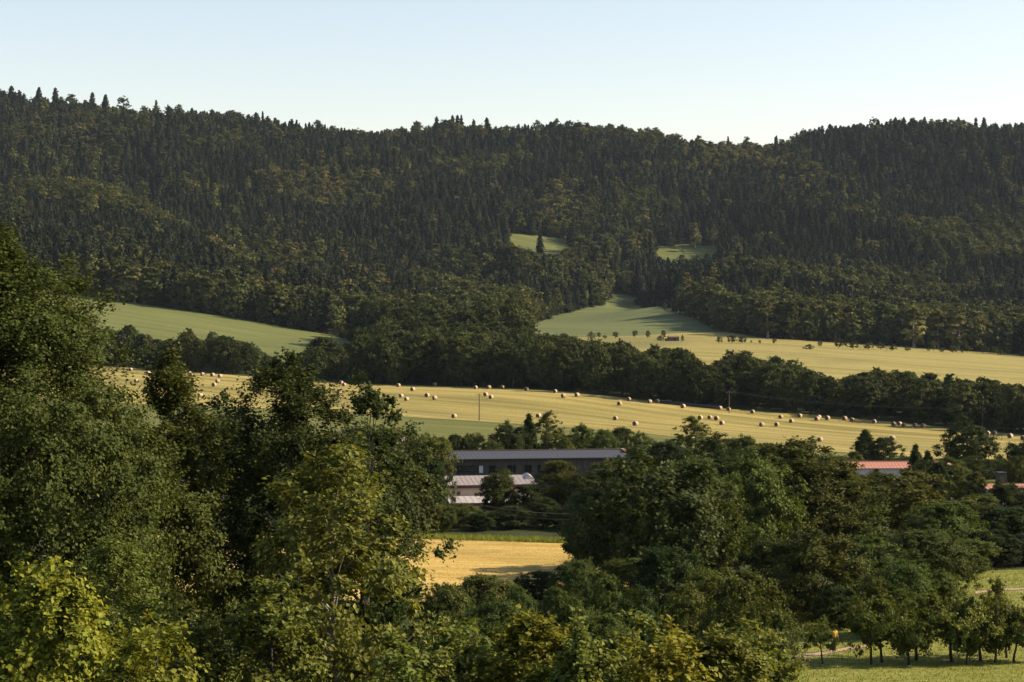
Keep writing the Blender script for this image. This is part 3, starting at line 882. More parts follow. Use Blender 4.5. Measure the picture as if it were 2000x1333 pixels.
# single trees one can tell apart on the hillside
def at_px(u, v, y0=110):
    x, y = hit(u, v, y0)
    return x, y, F / y
for key, u, v, h_, w_, nm, lb in (
        ('spruce1', 1055, 496, 42, 22, 'spruce_tree', 'lone dark spruce standing in the small upper clearing'),
        ('hillbirch2', 1358, 484, 48, 22, 'birch_tree', 'left of two pale birches at the edge of the hillside clearing'),
        ('hillbirch0', 1394, 486, 46, 20, 'birch_tree', 'right of two pale birches at the edge of the hillside clearing'),
        ('hillbirch1', 1318, 606, 22, 16, 'birch_tree', 'small pale tree behind the young plantation by the valley pasture')):
    x, y, k = at_px(u, v, 1200)
    place(key, x, y, h_ / k, w_ / k, nm, lb, 'tree')
for j, (u, top, w_, kind) in enumerate(((22, 168, 20, 'spruce1'), (76, 164, 18, 'spruce3'), (108, 172, 16, 'spruce0'), (180, 178, 16, 'spruce1'), (206, 182, 18, 'spruce3'), (240, 192, 20, 'hillround0'), (305, 196, 10, 'spruce2'), (328, 204, 8, 'spruce2'),
                                        (396, 218, 16, 'spruce3'), (414, 214, 18, 'spruce1'), (453, 218, 40, 'hillround1'), (485, 224, 18, 'spruce3'), (500, 220, 18, 'spruce1'), (513, 218, 8, 'spruce2'),
                                        (853, 228, 14, 'spruce1'), (866, 238, 12, 'spruce0'), (884, 222, 14, 'spruce4'), (893, 220, 14, 'spruce1'), (901, 224, 13, 'spruce0'), (925, 234, 14, 'spruce3'), (951, 230, 16, 'spruce1'), (1013, 242, 9, 'spruce2'), (1032, 244, 8, 'spruce2'),
                                        (1060, 244, 15, 'spruce3'), (1076, 238, 17, 'spruce1'), (1094, 245, 15, 'spruce3'), (1124, 241, 22, 'spruce1'), (1148, 241, 18, 'spruce3'), (1164, 248, 14, 'spruce0'), (1188, 250, 8, 'spruce2'), (1216, 244, 14, 'spruce0'), (1230, 252, 12, 'spruce4'),
                                        (1422, 258, 9, 'spruce2'), (1458, 257, 14, 'hillround3'), (1516, 266, 14, 'spruce3'), (1556, 259, 10, 'spruce2'), (1573, 254, 12, 'spruce1'), (1625, 254, 11, 'spruce2'), (1644, 248, 14, 'spruce1'), (1668, 243, 20, 'spruce3'), (1722, 241, 10, 'spruce2'), (1757, 234, 16, 'spruce1'), (1786, 234, 11, 'spruce2'), (1845, 232, 14, 'spruce3'), (1872, 229, 12, 'spruce1'), (1906, 230, 12, 'spruce1'), (1922, 229, 14, 'spruce4'))):
    y = 2455.0
    x = pxX(u, y); zg = hz(x, y); h_ = min(max(pxZ(top, y) - zg, 14), 31)
    k = F / y
    if 'spruce' in kind:
        lb = f'spruce standing out on the skyline, {ordn(j + 1)} from left'; nm = 'spruce_tree'
    else:
        lb = f'round broadleaf tree standing out on the skyline, {ordn(j + 1)} from left'; nm = 'broadleaf_tree'
    place(kind, x, y, h_, w_ * 1.55 / k, nm, lb, 'tree', 'trees standing out on the skyline')

# ------------------------------------------------------------------ bales
def bale_mesh():
    seg, rad_, wid = 20, 0.74, 1.22
    prof = [(-wid / 2, 0.0), (-wid / 2 - 0.015, 0.45 * rad_), (-wid / 2, 0.93 * rad_), (-wid / 2 + 0.04, 0.98 * rad_), (-0.2, 1.0 * rad_), (0.0, 1.02 * rad_), (0.2, 1.0 * rad_), (wid / 2 - 0.04, 0.98 * rad_), (wid / 2, 0.93 * rad_), (wid / 2 + 0.015, 0.45 * rad_), (wid / 2, 0.0)]
    rng = np.random.default_rng(5)
    V = []
    for x, r_ in prof:
        for k in range(seg):
            a = 2 * math.pi * k / seg
            rr = r_ * (1 + rng.normal() * 0.012)
            z = rad_ * 0.97 + rr * math.sin(a)
            V.append((x + rng.normal() * 0.008, rr * math.cos(a) * 1.02, max(z, 0.0)))   # sags flat on the ground
    Fc = []
    for i in range(len(prof) - 1):
        for k in range(seg):
            k2 = (k + 1) % seg
            Fc.append((i * seg + k, i * seg + k2, (i + 1) * seg + k2, (i + 1) * seg + k))
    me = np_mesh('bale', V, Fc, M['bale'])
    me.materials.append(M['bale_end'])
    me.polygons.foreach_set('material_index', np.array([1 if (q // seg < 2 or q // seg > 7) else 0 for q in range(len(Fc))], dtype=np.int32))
    me.polygons.foreach_set('use_smooth', np.array([3 <= q // seg <= 6 for q in range(len(Fc))]))
    return me
def straw_mat():
    m, nt, out = new_mat('bale_straw')
    tc = nt.nodes.new('ShaderNodeTexCoord')
    oi = nt.nodes.new('ShaderNodeObjectInfo')
    f = noise(nt, mapping(nt, tc.outputs['Object'], 0, (14, 3, 3)), 1.5, 5, 0.7)
    col = ramp(nt, f, [(0.3, (0.30, 0.225, 0.145)), (0.7, (0.46, 0.355, 0.25))])
    col = hsv_vary(nt, col, oi.outputs['Random'], 0.85, 1.12, 0.492, 0.508)
    p = nt.nodes.new('ShaderNodeBsdfPrincipled'); p.inputs['Roughness'].default_value = 0.85; p.inputs['Specular IOR Level'].default_value = 0.2
    nt.links.new(col, p.inputs['Base Color'])
    b = nt.nodes.new('ShaderNodeBump'); b.inputs['Strength'].default_value = 0.5; b.inputs['Distance'].default_value = 0.05
    nt.links.new(f, b.inputs['Height']); nt.links.new(b.outputs[0], p.inputs['Normal'])
    nt.links.new(p.outputs[0], out.inputs['Surface'])
    return m
M['bale'] = straw_mat()
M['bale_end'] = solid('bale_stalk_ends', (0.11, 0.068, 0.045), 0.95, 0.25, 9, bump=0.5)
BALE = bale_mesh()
BALES = [(666, 748), (672, 751.5), (663, 767), (778, 753), (806, 761), (783.5, 773.5), (794, 780), (834, 773), (849, 778), (849, 751), (928.5, 757), (955, 757), (981, 757), (948.5, 771), (959, 776), (1028, 760), (1084, 764.5), (1100.5, 774), (1127, 772),
         (1210, 789), (1228, 780.5), (1269, 785), (1284, 784.5), (1334, 794.5), (887, 814), (1051.5, 813), (1202, 818), (1241, 829), (1367.6, 817), (1386.5, 816), (1399.5, 818), (1410, 827), (1406, 797.5), (1422.6, 799.5), (1469.6, 805), (1488, 830.5), (1517, 830), (1525, 815), (1545.6, 823),
         (1562, 813), (1599, 815.5), (1595.7, 819), (1616, 817.5), (1649.6, 818.5), (1664, 821), (1707, 824.5), (1745.6, 829.5), (1757, 828.5), (1765, 831), (1787.6, 832), (1803, 833), (1602, 860), (1743, 857.5), (1929, 848), (1942, 846.5), (1973, 853), (1998, 857),
         (255, 722), (290, 728.5), (370, 728.5), (375.5, 733), (395.5, 731.5), (415, 732.5), (430, 735), (361, 746), (425, 745), (418, 752), (391, 773), (266, 744)]
rows_b = {'far': [], 'middle': [], 'near': []}
for (u, v) in BALES:
    fe = np.interp(u, [p[0] for p in HAY_FAR], [p[1] for p in HAY_FAR]); ne = np.interp(u, [p[0] for p in HAY_NEAR[::-1]], [p[1] for p in HAY_NEAR[::-1]])
    q = (v - fe) / (ne - fe)
    rows_b['far' if q < 0.17 else ('middle' if q < 0.62 else 'near')].append((u, v))
BW = {'far': 'along the far tree belt', 'middle': 'in mid-field', 'near': 'close to the green meadow'}
for rname, lst in rows_b.items():
    for j, (u, v) in enumerate(sorted(lst)):
        x, y = hit(u, v + 4.2, 330)
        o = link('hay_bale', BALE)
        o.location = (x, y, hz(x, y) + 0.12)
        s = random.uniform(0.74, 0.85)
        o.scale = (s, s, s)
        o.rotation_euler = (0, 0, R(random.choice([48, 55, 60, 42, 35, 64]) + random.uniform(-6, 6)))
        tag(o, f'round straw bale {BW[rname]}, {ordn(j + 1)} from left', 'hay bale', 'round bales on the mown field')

# ------------------------------------------------------------------ little trees in the upland field
UPT = [(1155, 656, 13, 15, 's'), (1170, 656, 11, 8, 't'), (1182, 659, 7, 8, 't'), (1202, 656, 13, 12, 't'), (1240, 654, 14, 11, 't'), (1265, 655, 16, 9, 't'), (1290, 661, 9, 15, 's'), (1296, 655, 17, 10, 't'), (1333, 661, 11, 7, 's'),
       (1405, 665, 13, 13, 'u'), (1429, 664, 15, 18, 'u'), (1450, 665, 13, 18, 'u'), (1467, 668, 6, 4, 't'), (1484, 669, 8, 5, 't'), (1512, 668, 12, 8, 't'), (1580, 678, 9, 19, 's'), (1601, 673, 14, 9, 't'), (1638, 672, 19, 19, 'u'), (1651, 674, 11, 9, 't'), (1667, 676, 14, 21, 'u'),
       (1696, 677, 13, 25, 'u'), (1720, 677, 14, 18, 'u'), (1744, 680, 12, 20, 'u'), (1772, 682, 10, 13, 'u'), (1813, 683, 9, 7, 't'), (1823, 678, 19, 12, 't'), (1840, 685, 11, 10, 't'), (1862, 684, 14, 16, 'u'), (1879, 687, 9, 6, 't'), (1890, 683, 14, 13, 't'), (1921, 684, 14, 21, 'u'), (1942, 685, 14, 16, 'u'), (1955, 689, 10, 14, 's'), (1969, 689, 10, 8, 't'), (1996, 691, 10, 10, 's')]
for j, (u, vc, h_, w_, t_) in enumerate(UPT):
    x, y, k = at_px(u, vc + h_ / 2 + 0.5, 640)
    key = {'s': 'shrub0', 't': 'sapling0', 'u': 'sapling1'}[t_]
    nm, wd = {'s': ('shrub', 'low dark shrub'), 't': ('sapling', 'little upright fruit tree'), 'u': ('fruit_tree', 'small spreading fruit tree')}[t_]
    place(key, x, y, h_ / k * 1.05, w_ / k * 1.05, nm, f'{wd} in the upland field row, {ordn(j + 1)} plant from left', 'shrub' if t_ == 's' else 'tree', 'little trees across the upland field')

# ------------------------------------------------------------------ boxes for buildings
def box(bm, x0, x1, y0, y1, z0, z1):
    vs = [bm.verts.new(p) for p in ((x0, y0, z0), (x1, y0, z0), (x1, y1, z0), (x0, y1, z0), (x0, y0, z1), (x1, y0, z1), (x1, y1, z1), (x0, y1, z1))]
    for f in ((3, 2, 1, 0), (4, 5, 6, 7), (0, 1, 5, 4), (1, 2, 6, 5), (2, 3, 7, 6), (3, 0, 4, 7)):
        bm.faces.new([vs[i] for i in f])

def bm_obj(name, bm, mat, parent=None, bevel=0.0):
    if bevel:
        bmesh.ops.bevel(bm, geom=list(bm.edges), offset=bevel, segments=1, affect='EDGES')
    bmesh.ops.recalc_face_normals(bm, faces=bm.faces)
    me = bpy.data.meshes.new(name); bm.to_mesh(me); bm.free()
    me.materials.append(mat)
    return link(name, me, parent)

def boxes(name, lst, mat, parent=None, bevel=0.0):
    bm = bmesh.new()
    for b in lst: box(bm, *b)
    return bm_obj(name, bm, mat, parent, bevel)

M['boards'] = solid('dark_boards', (0.085, 0.076, 0.068), 0.85, 0.35, 2.0, stretch=(6, 6, 0.5))
M['slate'] = solid('grey_metal_roof', (0.055, 0.06, 0.08), 0.75, 0.14, 1.0, stretch=(2, 0.4, 1))
M['tin'] = solid('pale_sheet_roof', (0.30, 0.265, 0.25), 0.7, 0.14, 1.5)
M['white_sheet'] = solid('white_sheet', (0.44, 0.41, 0.40), 0.7, 0.08, 1.5)
M['plaster'] = solid('beige_plaster', (0.66, 0.50, 0.34), 0.9, 0.08, 1.2)
M['white_plaster'] = solid('white_plaster', (0.76, 0.73, 0.70), 0.9, 0.05, 1.2)
M['brown_wood'] = solid('brown_fascia', (0.16, 0.09, 0.065), 0.85, 0.2, 3)
M['frame'] = solid('dark_frame', (0.03, 0.028, 0.026), 0.7, 0.2, 3)
M['glass'] = solid('dark_glass', (0.012, 0.018, 0.017), 0.12, 0.2, 1, spec=0.5)
M['pale_pane'] = solid('pale_window_sheet', (0.62, 0.68, 0.68), 0.5, 0.05, 1)
M['red_roof'] = solid('red_sheet_roof', (0.50, 0.23, 0.155), 0.6, 0.14, 1.5)
M['wire'] = solid('wire', (0.22, 0.2, 0.18), 0.6, 0.1, 1)
M['pole_wood'] = solid('pole_wood', (0.10, 0.065, 0.05), 0.9, 0.25, 5, stretch=(3, 3, 0.4))
M['porcelain'] = solid('porcelain', (0.5, 0.48, 0.45), 0.3, 0.05, 2)
M['black_plastic'] = solid('black_plastic', (0.02, 0.021, 0.024), 0.35, 0.2, 2)
M['grey_plastic'] = solid('grey_plastic', (0.36, 0.33, 0.34), 0.5, 0.15, 1)

def px_m(Y):
    return Y / F

def roof_slope(parent, name, x0, x1, y0, z0, y1, z1, npan, mat, thick=0.05, over=0.0):
    """a sloping roof deck with separate standing-seam panels lying on it"""
    bm = bmesh.new()
    vs = [bm.verts.new(p) for p in ((x0, y0, z0 - thick), (x1, y0, z0 - thick), (x1, y1, z1 - thick), (x0, y1, z1 - thick), (x0, y0, z0 - 2.2 * thick), (x1, y0, z0 - 2.2 * thick), (x1, y1, z1 - 2.2 * thick), (x0, y1, z1 - 2.2 * thick))]
    for f in ((0, 1, 2, 3), (7, 6, 5, 4), (0, 4, 5, 1), (1, 5, 6, 2), (2, 6, 7, 3), (3, 7, 4, 0)):
        bm.faces.new([vs[i] for i in f])
    deck = bm_obj(name, bm, mat, parent)
    pw = (x1 - x0) / npan
    L = math.hypot(y1 - y0, z1 - z0); ang = math.atan2(z1 - z0, y1 - y0)
    bm = bmesh.new()
    box(bm, 0.012, pw - 0.012, -0.06, L + 0.02, 0.0, 0.03)
    box(bm, pw - 0.05, pw - 0.012, -0.06, L + 0.02, 0.0302, 0.055)       # raised seam
    bmesh.ops.recalc_face_normals(bm, faces=bm.faces)
    me = bpy.data.meshes.new('roof_panel'); bm.to_mesh(me); bm.free(); me.materials.append(mat)
    for i in range(npan):
        o = link('roof_panel', me, deck)
        o.location = (x0 + i * pw, y0, z0 - thick + 0.004)
        o.rotation_euler = (ang, 0, 0)
    return deck

# ---- long dark timber barn
Yb = 289.0
xb0 = pxX(850, Yb); gz = hz(xb0 + 12, Yb)
barn = empty('timber_barn', (xb0, Yb, gz), R(8.5))
tag(barn, 'long dark timber-clad barn with low grey metal roof beyond the golden field', 'barn')
eave = pxZ(897, Yb) - gz
Lb, Db = 28.5, 13.0
WIN = []   # x0, x1, z0, z1, kind
def barn_x(u):
    # photo column -> distance along the (slightly turned) front wall
    a = R(8.5); t = (u - 1000) / F
    return (t * Yb - xb0) / (math.cos(a) - t * math.sin(a))
zw1 = pxZ(910.5, Yb) - gz; zw0 = pxZ(926, Yb) - gz
for a, b, kd in ((891, 905, 'd'), (907, 933.5, 'w'), (935, 944.5, 'p'), (955, 968, 'd'), (991, 1000, 'd'), (1001, 1008, 'd'), (1025, 1038, 'd'), (1050, 1056, 'd'), (1096, 1102, 'd')):
    WIN.append((barn_x(a), barn_x(b), zw0, zw1, kd))
# wall: back box behind the cladding, board strips with gaps for the windows
boxes('wall', [(0.05, Lb - 0.05, 0.12, Db, -1.5, eave - 0.12)], M['boards'], barn)
bm = bmesh.new()
x = 0.0
rr_ = random.Random(3)
while x < Lb - 0.05:
    w = rr_.uniform(0.17, 0.22)
    d = rr_.uniform(0.0, 0.018)
    hole = [q for q in WIN if q[0] - 0.02 < x + w / 2 < q[1] + 0.02]
    if hole:
        box(bm, x + 0.006, x + w - 0.006, 0.03 + d, 0.118, -1.5, zw0 - 0.02); box(bm, x + 0.006, x + w - 0.006, 0.03 + d, 0.118, zw1 + 0.02, eave - 0.14)
    else:
        box(bm, x + 0.006, x + w - 0.006, 0.03 + d, 0.118, -1.5, eave - 0.14)
    x += w
cl = bm_obj('cladding', bm, M['boards'], barn); cl['kind'] = 'stuff'
for (a, b, z0, z1, kd) in WIN:
    fr = boxes('window', [(a, a + 0.06, -0.02, 0.10, z0, z1), (b - 0.06, b, -0.02, 0.10, z0, z1), (a + 0.061, b - 0.061, -0.02, 0.10, z0, z0 + 0.06), (a + 0.061, b - 0.061, -0.02, 0.10, z1 - 0.06, z1)], M['frame'], barn)
    boxes('pane', [(a + 0.062, b - 0.062, 0.05, 0.07, z0 + 0.062, z1 - 0.062)], M['pale_pane'] if kd == 'p' else M['glass'], fr)
    if kd == 'w':
        for q in range(4):
            zz = z0 + 0.14 + q * (z1 - z0 - 0.2) / 4
            boxes('slat', [(a + 0.07, b - 0.07, 0.0, 0.03, zz, zz + 0.07)], M['boards'], fr)
        for q in range(1, 3):
            xx = a + q * (b - a) / 3
            boxes('mullion', [(xx - 0.04, xx + 0.04, -0.025, 0.045, z0 + 0.062, z1 - 0.062)], M['frame'], fr)
ridge_d = 7.0
ridge_z = eave + 0.62
roof_slope(barn, 'roof', -0.4, Lb + 0.4, -0.45, eave, ridge_d, ridge_z, 48, M['slate'])
roof_slope(barn, 'roof', -0.4, Lb + 0.4, ridge_d + 0.02, ridge_z, Db + 0.4, eave + 0.05, 12, M['slate'])
boxes('ridge_cap', [(-0.42, Lb + 0.42, ridge_d - 0.16, ridge_d + 0.16, ridge_z + 0.02, ridge_z + 0.1)], M['brown_wood'], barn)
boxes('gutter', [(-0.4, Lb + 0.4, -0.6, -0.47, eave - 0.16, eave - 0.06)], M['frame'], barn)
boxes('gable_cap', [(Lb + 0.41, Lb + 0.8, ridge_d - 2, ridge_d + 0.4, ridge_z - 0.35, ridge_z + 0.12)], M['red_roof'], barn)

# ---- low house with pale roof in front of the barn
Yl = 262.0
xl0 = pxX(862, Yl); gl = hz(xl0 + 6, Yl)
low = empty('low_house', (xl0, Yl, gl), R(11))
tag(low, 'low beige house with pale sheet roof half hidden by trees before the barn', 'house')
el = pxZ(948.5, Yl) - gl
Ll = 13.0
boxes('wall', [(0.3, Ll - 0.3, 0.35, 8.0, -1.0, el - 0.42)], M['plaster'], low)
boxes('fascia', [(0.1, Ll - 0.1, 0.1, 0.34, el - 0.44, el - 0.06)], M['brown_wood'], low)
roof_slope(low, 'roof', 0, Ll, 0.0, el, 5.0, el + 0.82, 20, M['tin'])
roof_slope(low, 'roof', 0, Ll, 5.02, el + 0.82, 9.0, el + 0.1, 6, M['tin'])
bm = bmesh.new()
a = [bm.verts.new(p) for p in ((Ll - 1.2, 2.6, el + 0.44), (Ll - 0.02, 2.6, el + 0.44), (Ll - 0.6, 2.6, el + 0.95), (Ll - 1.2, 5.0, el + 0.8), (Ll - 0.02, 5.0, el + 0.8), (Ll - 0.6, 5.0, el + 1.1))]
for f in ((0, 1, 2), (5, 4, 3), (0, 2, 5, 3), (1, 4, 5, 2), (0, 3, 4, 1)): bm.faces.new([a[i] for i in f])
bm_obj('dormer', bm, M['white_sheet'], low)
wz = el - 1.15
fr = boxes('window', [(2.05, 2.12, 0.28, 0.35, wz - 0.3, wz + 0.35), (2.55, 2.62, 0.28, 0.35, wz - 0.3, wz + 0.35), (2.121, 2.549, 0.28, 0.35, wz - 0.3, wz - 0.23), (2.121, 2.549, 0.28, 0.35, wz + 0.28, wz + 0.35)], M['white_sheet'], low)
boxes('pane', [(2.122, 2.548, 0.31, 0.33, wz - 0.228, wz + 0.278)], M['brown_wood'], fr)
lt = el - 1.42
roof_slope(low, 'lean_to_roof', 0.6, Ll - 1.0, -3.2, lt - 0.62, 0.3, lt, 14, M['white_sheet'])
for xx in (0.8, 4.5, 8.2, Ll - 1.3):
    boxes('post', [(xx, xx + 0.14, -3.0, -2.86, -1.0, lt - 0.75)], M['brown_wood'], low)

# ---- red-roofed house on the right
Yr = 300.0
xr0 = pxX(1657, Yr); gr_ = hz(xr0 + 7, Yr)
red = empty('red_roofed_house', (xr0, Yr, gr_), R(2))
tag(red, 'white house with long red sheet roof rising above the trees on the right', 'house')
er = pxZ(915, Yr) - gr_
Lr = 14.6
boxes('wall', [(0.35, Lr - 0.35, 0.3, 6.4, -1.0, er - 0.12)], M['white_plaster'], red)
roof_slope(red, 'roof', 0, Lr, 0.0, er, 3.35, er + 0.78, 27, M['red_roof'])
roof_slope(red, 'roof', 0, Lr, 3.37, er + 0.78, 6.7, er, 14, M['red_roof'])
boxes('ridge_cap', [(0, Lr, 3.22, 3.5, er + 0.8, er + 0.88)], M['brown_wood'], red)
boxes('door', [(1.9, 2.7, 0.26, 0.298, -0.5, er - 1.1)], M['brown_wood'], red)
# ---- white cottage whose sunlit side shows through the leaves
Yc = 288.0
xc0 = pxX(1836, Yc); gc = hz(xc0, Yc)
cot = empty('white_cottage', (xc0, Yc, gc), R(52))
tag(cot, 'sunlit white cottage wall glimpsed through leaves right of the red roof', 'house')
ec = pxZ(914, Yc) - gc
boxes('wall', [(-2.0, 2.6, -2.2, 2.2, -1.0, ec)], M['white_plaster'], cot)
roof_slope(cot, 'roof', -2.2, 2.8, -2.45, ec - 0.02, 0, ec + 0.55, 8, M['red_roof'])
roof_slope(cot, 'roof', -2.2, 2.8, 0.02, ec + 0.55, 2.45, ec - 0.02, 8, M['red_roof'])
fr = boxes('window', [(0.2, 0.26, -2.26, -2.2, 1.0, 2.1), (1.0, 1.06, -2.26, -2.2, 1.0, 2.1), (0.261, 0.999, -2.26, -2.2, 1.0, 1.06), (0.261, 0.999, -2.26, -2.2, 2.04, 2.1)], M['frame'], cot)
boxes('pane', [(0.262, 0.998, -2.23, -2.205, 1.062, 2.038)], M['glass'], fr)
# ---- second red roof low on the right edge, with a dark shed behind
Ys = 262.0
xs0 = pxX(1927, Ys); gs = hz(xs0 + 3, Ys)
sec = empty('red_roofed_shed', (xs0, Ys, gs), R(3))
tag(sec, 'low shed with orange red roof nearly buried in trees at the right edge', 'shed')
es = pxZ(955, Ys) - gs
boxes('wall', [(0.2, 6.8, 0.2, 4.0, -1.0, es - 0.12)], M['white_plaster'], sec)
roof_slope(sec, 'roof', 0, 7.0, 0, es, 2.1, es + 0.45, 13, M['red_roof'])
roof_slope(sec, 'roof', 0, 7.0, 2.12, es + 0.45, 4.2, es, 8, M['red_roof'])
Yd = 315.0
xd = pxX(1957, Yd); gd = hz(xd, Yd)
dk = empty('dark_shed', (xd, Yd, gd), R(5))
tag(dk, 'narrow dark wooden shed beside slim trees near the right edge', 'shed')
boxes('wall', [(-0.62, 0.62, -0.6, 1.4, -0.5, 2.3)], M['boards'], dk)
boxes('roof', [(-0.72, 0.72, -0.72, 1.52, 2.302, 2.4)], M['frame'], dk)
boxes('door', [(-0.4, 0.35, -0.63, -0.602, -0.2, 1.8)], M['brown_wood'], dk)
# ---- farmhouse whose roof peeps through the foreground leaves
Yf = 305.0
xf0 = pxX(745, Yf); gf_ = hz(xf0, Yf)
fh = empty('grey_roofed_house', (xf0, Yf, gf_), R(20))
tag(fh, 'house with pale grey roof peeping through leaves left of the barn', 'house')
ef = pxZ(868, Yf) - gf_
boxes('wall', [(0.2, 4.3, 0.2, 5.0, -1, ef)], M['tin'], fh)
roof_slope(fh, 'roof', 0, 4.5, 0, ef, 2.6, ef + 1.1, 8, M['tin'])
roof_slope(fh, 'roof', 0, 4.5, 2.62, ef + 1.1, 5.2, ef, 8, M['tin'])
boxes('chimney', [(3.3, 3.75, 2.3, 2.8, ef + 0.6, ef + 1.9)], M['brown_wood'], fh)

# ---- hut and wrapped row in the fields
x, y, k = at_px(1315, 667, 640)
hut = empty('field_hut', (x, y, hz(x, y)), R(8))
tag(hut, 'small dark hut with reddish roof in the upland field', 'hut')
boxes('wall', [(-2.8, 2.8, -1.4, 1.4, -0.4, 2.2)], M['boards'], hut)
bm = bmesh.new()
a = [bm.verts.new(p) for p in ((-3.0, -1.7, 2.15), (3.0, -1.7, 2.15), (3.0, 0, 2.75), (-3.0, 0, 2.75), (3.0, 1.7, 2.15), (-3.0, 1.7, 2.15))]
for f in ((0, 1, 2, 3), (3, 2, 4, 5), (1, 4, 2), (0, 3, 5), (0, 5, 4, 1)): bm.faces.new([a[i] for i in f])
bm_obj('roof', bm, M['brown_wood'], hut)
boxes('lean_to', [(-4.2, -2.82, -1.2, 1.2, -0.3, 1.5)], M['boards'], hut)
boxes('door', [(0.3, 1.2, -1.45, -1.402, -0.2, 1.7)], M['frame'], hut)
x0, y0 = hit(1288, 789.5, 330); x1, y1 = hit(1404, 801.5, 330)
tubp = []
rngt = np.random.default_rng(3)
for q in np.linspace(0, 1, 26):
    xx, yy = x0 + (x1 - x0) * q, y0 + (y1 - y0) * q + 1.5
    tubp.append((xx, yy, hz(xx, yy) + 0.45))
tv, tf = tubes([(np.array(tubp), 0.62 + 0.05 * rngt.normal(size=26) - 0.5 * (np.arange(26) == 0) - 0.5 * (np.arange(26) == 25))], 12)
sr = link('silage_row', np_mesh('silage_row', tv, tf, M['black_plastic'], smooth=True))
tag(sr, 'long low dark plastic-covered row lying along the far field edge', 'silage')
sheet = boxes('cover_sheet', [(-1.6, 1.6, -0.3, 0.3, 0.0, 0.05)], M['grey_plastic'], sr)
q = tubp[3]; sheet.location = (q[0], q[1] - 0.1, q[2] + 0.60); sheet.rotation_euler = (0, R(2), math.atan2(y1 - y0, x1 - x0))

# ------------------------------------------------------------------ poles and wires
def utility_pole(u, vb, vt, label, y0=330, Y=None, r=0.13, wires=3):
    if Y is None: x, y = hit(u, vb, y0)
    else: x, y = pxX(u, Y), Y
    z = hz(x, y); h = pxZ(vt, y) - z
    o = empty('utility_pole', (x, y, z))
    tag(o, label, 'pole', 'wooden utility poles')
    tv, tf = tubes([(np.array([[0, 0, -0.6], [0.01, 0, h * 0.5], [0, 0.01, h]]), np.array([1.15, 1.0, 0.8]) * r)], 8)
    link('shaft', np_mesh('shaft', tv, tf, M['pole_wood'], smooth=True), o)
    boxes('crossarm', [(-0.75, 0.75, -0.19, -0.1, h - 0.42, h - 0.30)], M['pole_wood'], o)
    pts = []
    for xx in (-0.65, 0.0, 0.65)[:wires]:
        zz = h - 0.3 if xx else h
        tv, tf = tubes([(np.array([[xx, -0.145 if xx else 0, zz], [xx, -0.145 if xx else 0, zz + 0.1], [xx, -0.145 if xx else 0, zz + 0.2]]), np.array([0.035, 0.06, 0.03]))], 6)
        link('insulator', np_mesh('insulator', tv, tf, M['porcelain'], smooth=True), o)
        pts.append(np.array([x + xx, y - (0.145 if xx else 0), z + zz + 0.18]))
    return pts
def wire(a, b, sag, r, label, group):
    k = np.linspace(0, 1, 17)[:, None]
    P = a + (b - a) * k
    P[:, 2] -= sag * 4 * (k * (1 - k))[:, 0]
    tv, tf = tubes([(P, np.full(17, r))], 4)
    o = link('power_wire', np_mesh('power_wire', tv, tf, M['wire'], smooth=True))
    tag(o, label, 'wire', group)
p1 = utility_pole(936, 823, 769, 'wooden utility pole at the near edge of the bale field', r=0.13)
p2 = utility_pole(1424, 808, 765, 'wooden utility pole near the far edge of the bale field, middle of three')
p3 = utility_pole(1919, 842, 796, 'wooden utility pole rising behind the big round tree on the right')
NAMEW = ['left', 'middle', 'right']
for k in range(3):
    wire(p2[k], p3[k], 1.6, 0.011, f'{NAMEW[k]} wire strung between the two right poles of the bale field', 'wires over the bale field')
q1 = utility_pole(817, 0, 955, 'slim wooden pole among the trees left of the low house', Y=222, r=0.11)
q2 = utility_pole(1235, 0, 1000, 'wooden pole behind the big dark tree right of the golden field', Y=200, r=0.11)
for k in range(3):
    wire(q1[k], q2[k], 1.0 + 0.35 * k, 0.014, f'{NAMEW[k]} wire hanging before the dark hedge above the golden field', 'wires above the golden field')

# ------------------------------------------------------------------ trees of the middle distance
def T(u, vt, Y, w, key, label, group=None, cat='tree', name=None):
    x = pxX(u, Y); z = hz(x, Y); h = pxZ(vt, Y) - z
    nm = name or ('shrub' if cat == 'shrub' else 'tree')
    return place(key, x, Y, h * 1.0, w / F * Y, nm, label, cat, group)

def row(lst, lab, group, cat='tree', name=None):
    lst = sorted(lst)
    for j, (u, vt, Y, w, key) in enumerate(lst):
        d = {'lime': 'full green broadleaf tree', 'ash0': 'loose olive green tree', 'ash1': 'loose olive green tree', 'dark': 'dark green broadleaf tree', 'rust': 'rusty green tree', 'will': 'soft rounded willow', 'coni': 'dark cone-shaped tree', 'birc': 'slender pale birch', 'fres': 'fresh green bushy tree'}.get(key[:4], None) or {'ash': 'loose olive green tree'}[key[:3]]
        T(u, vt, Y, w, key, f'{d} {lab}, {ordn(j + 1)} from left', group, cat, name)

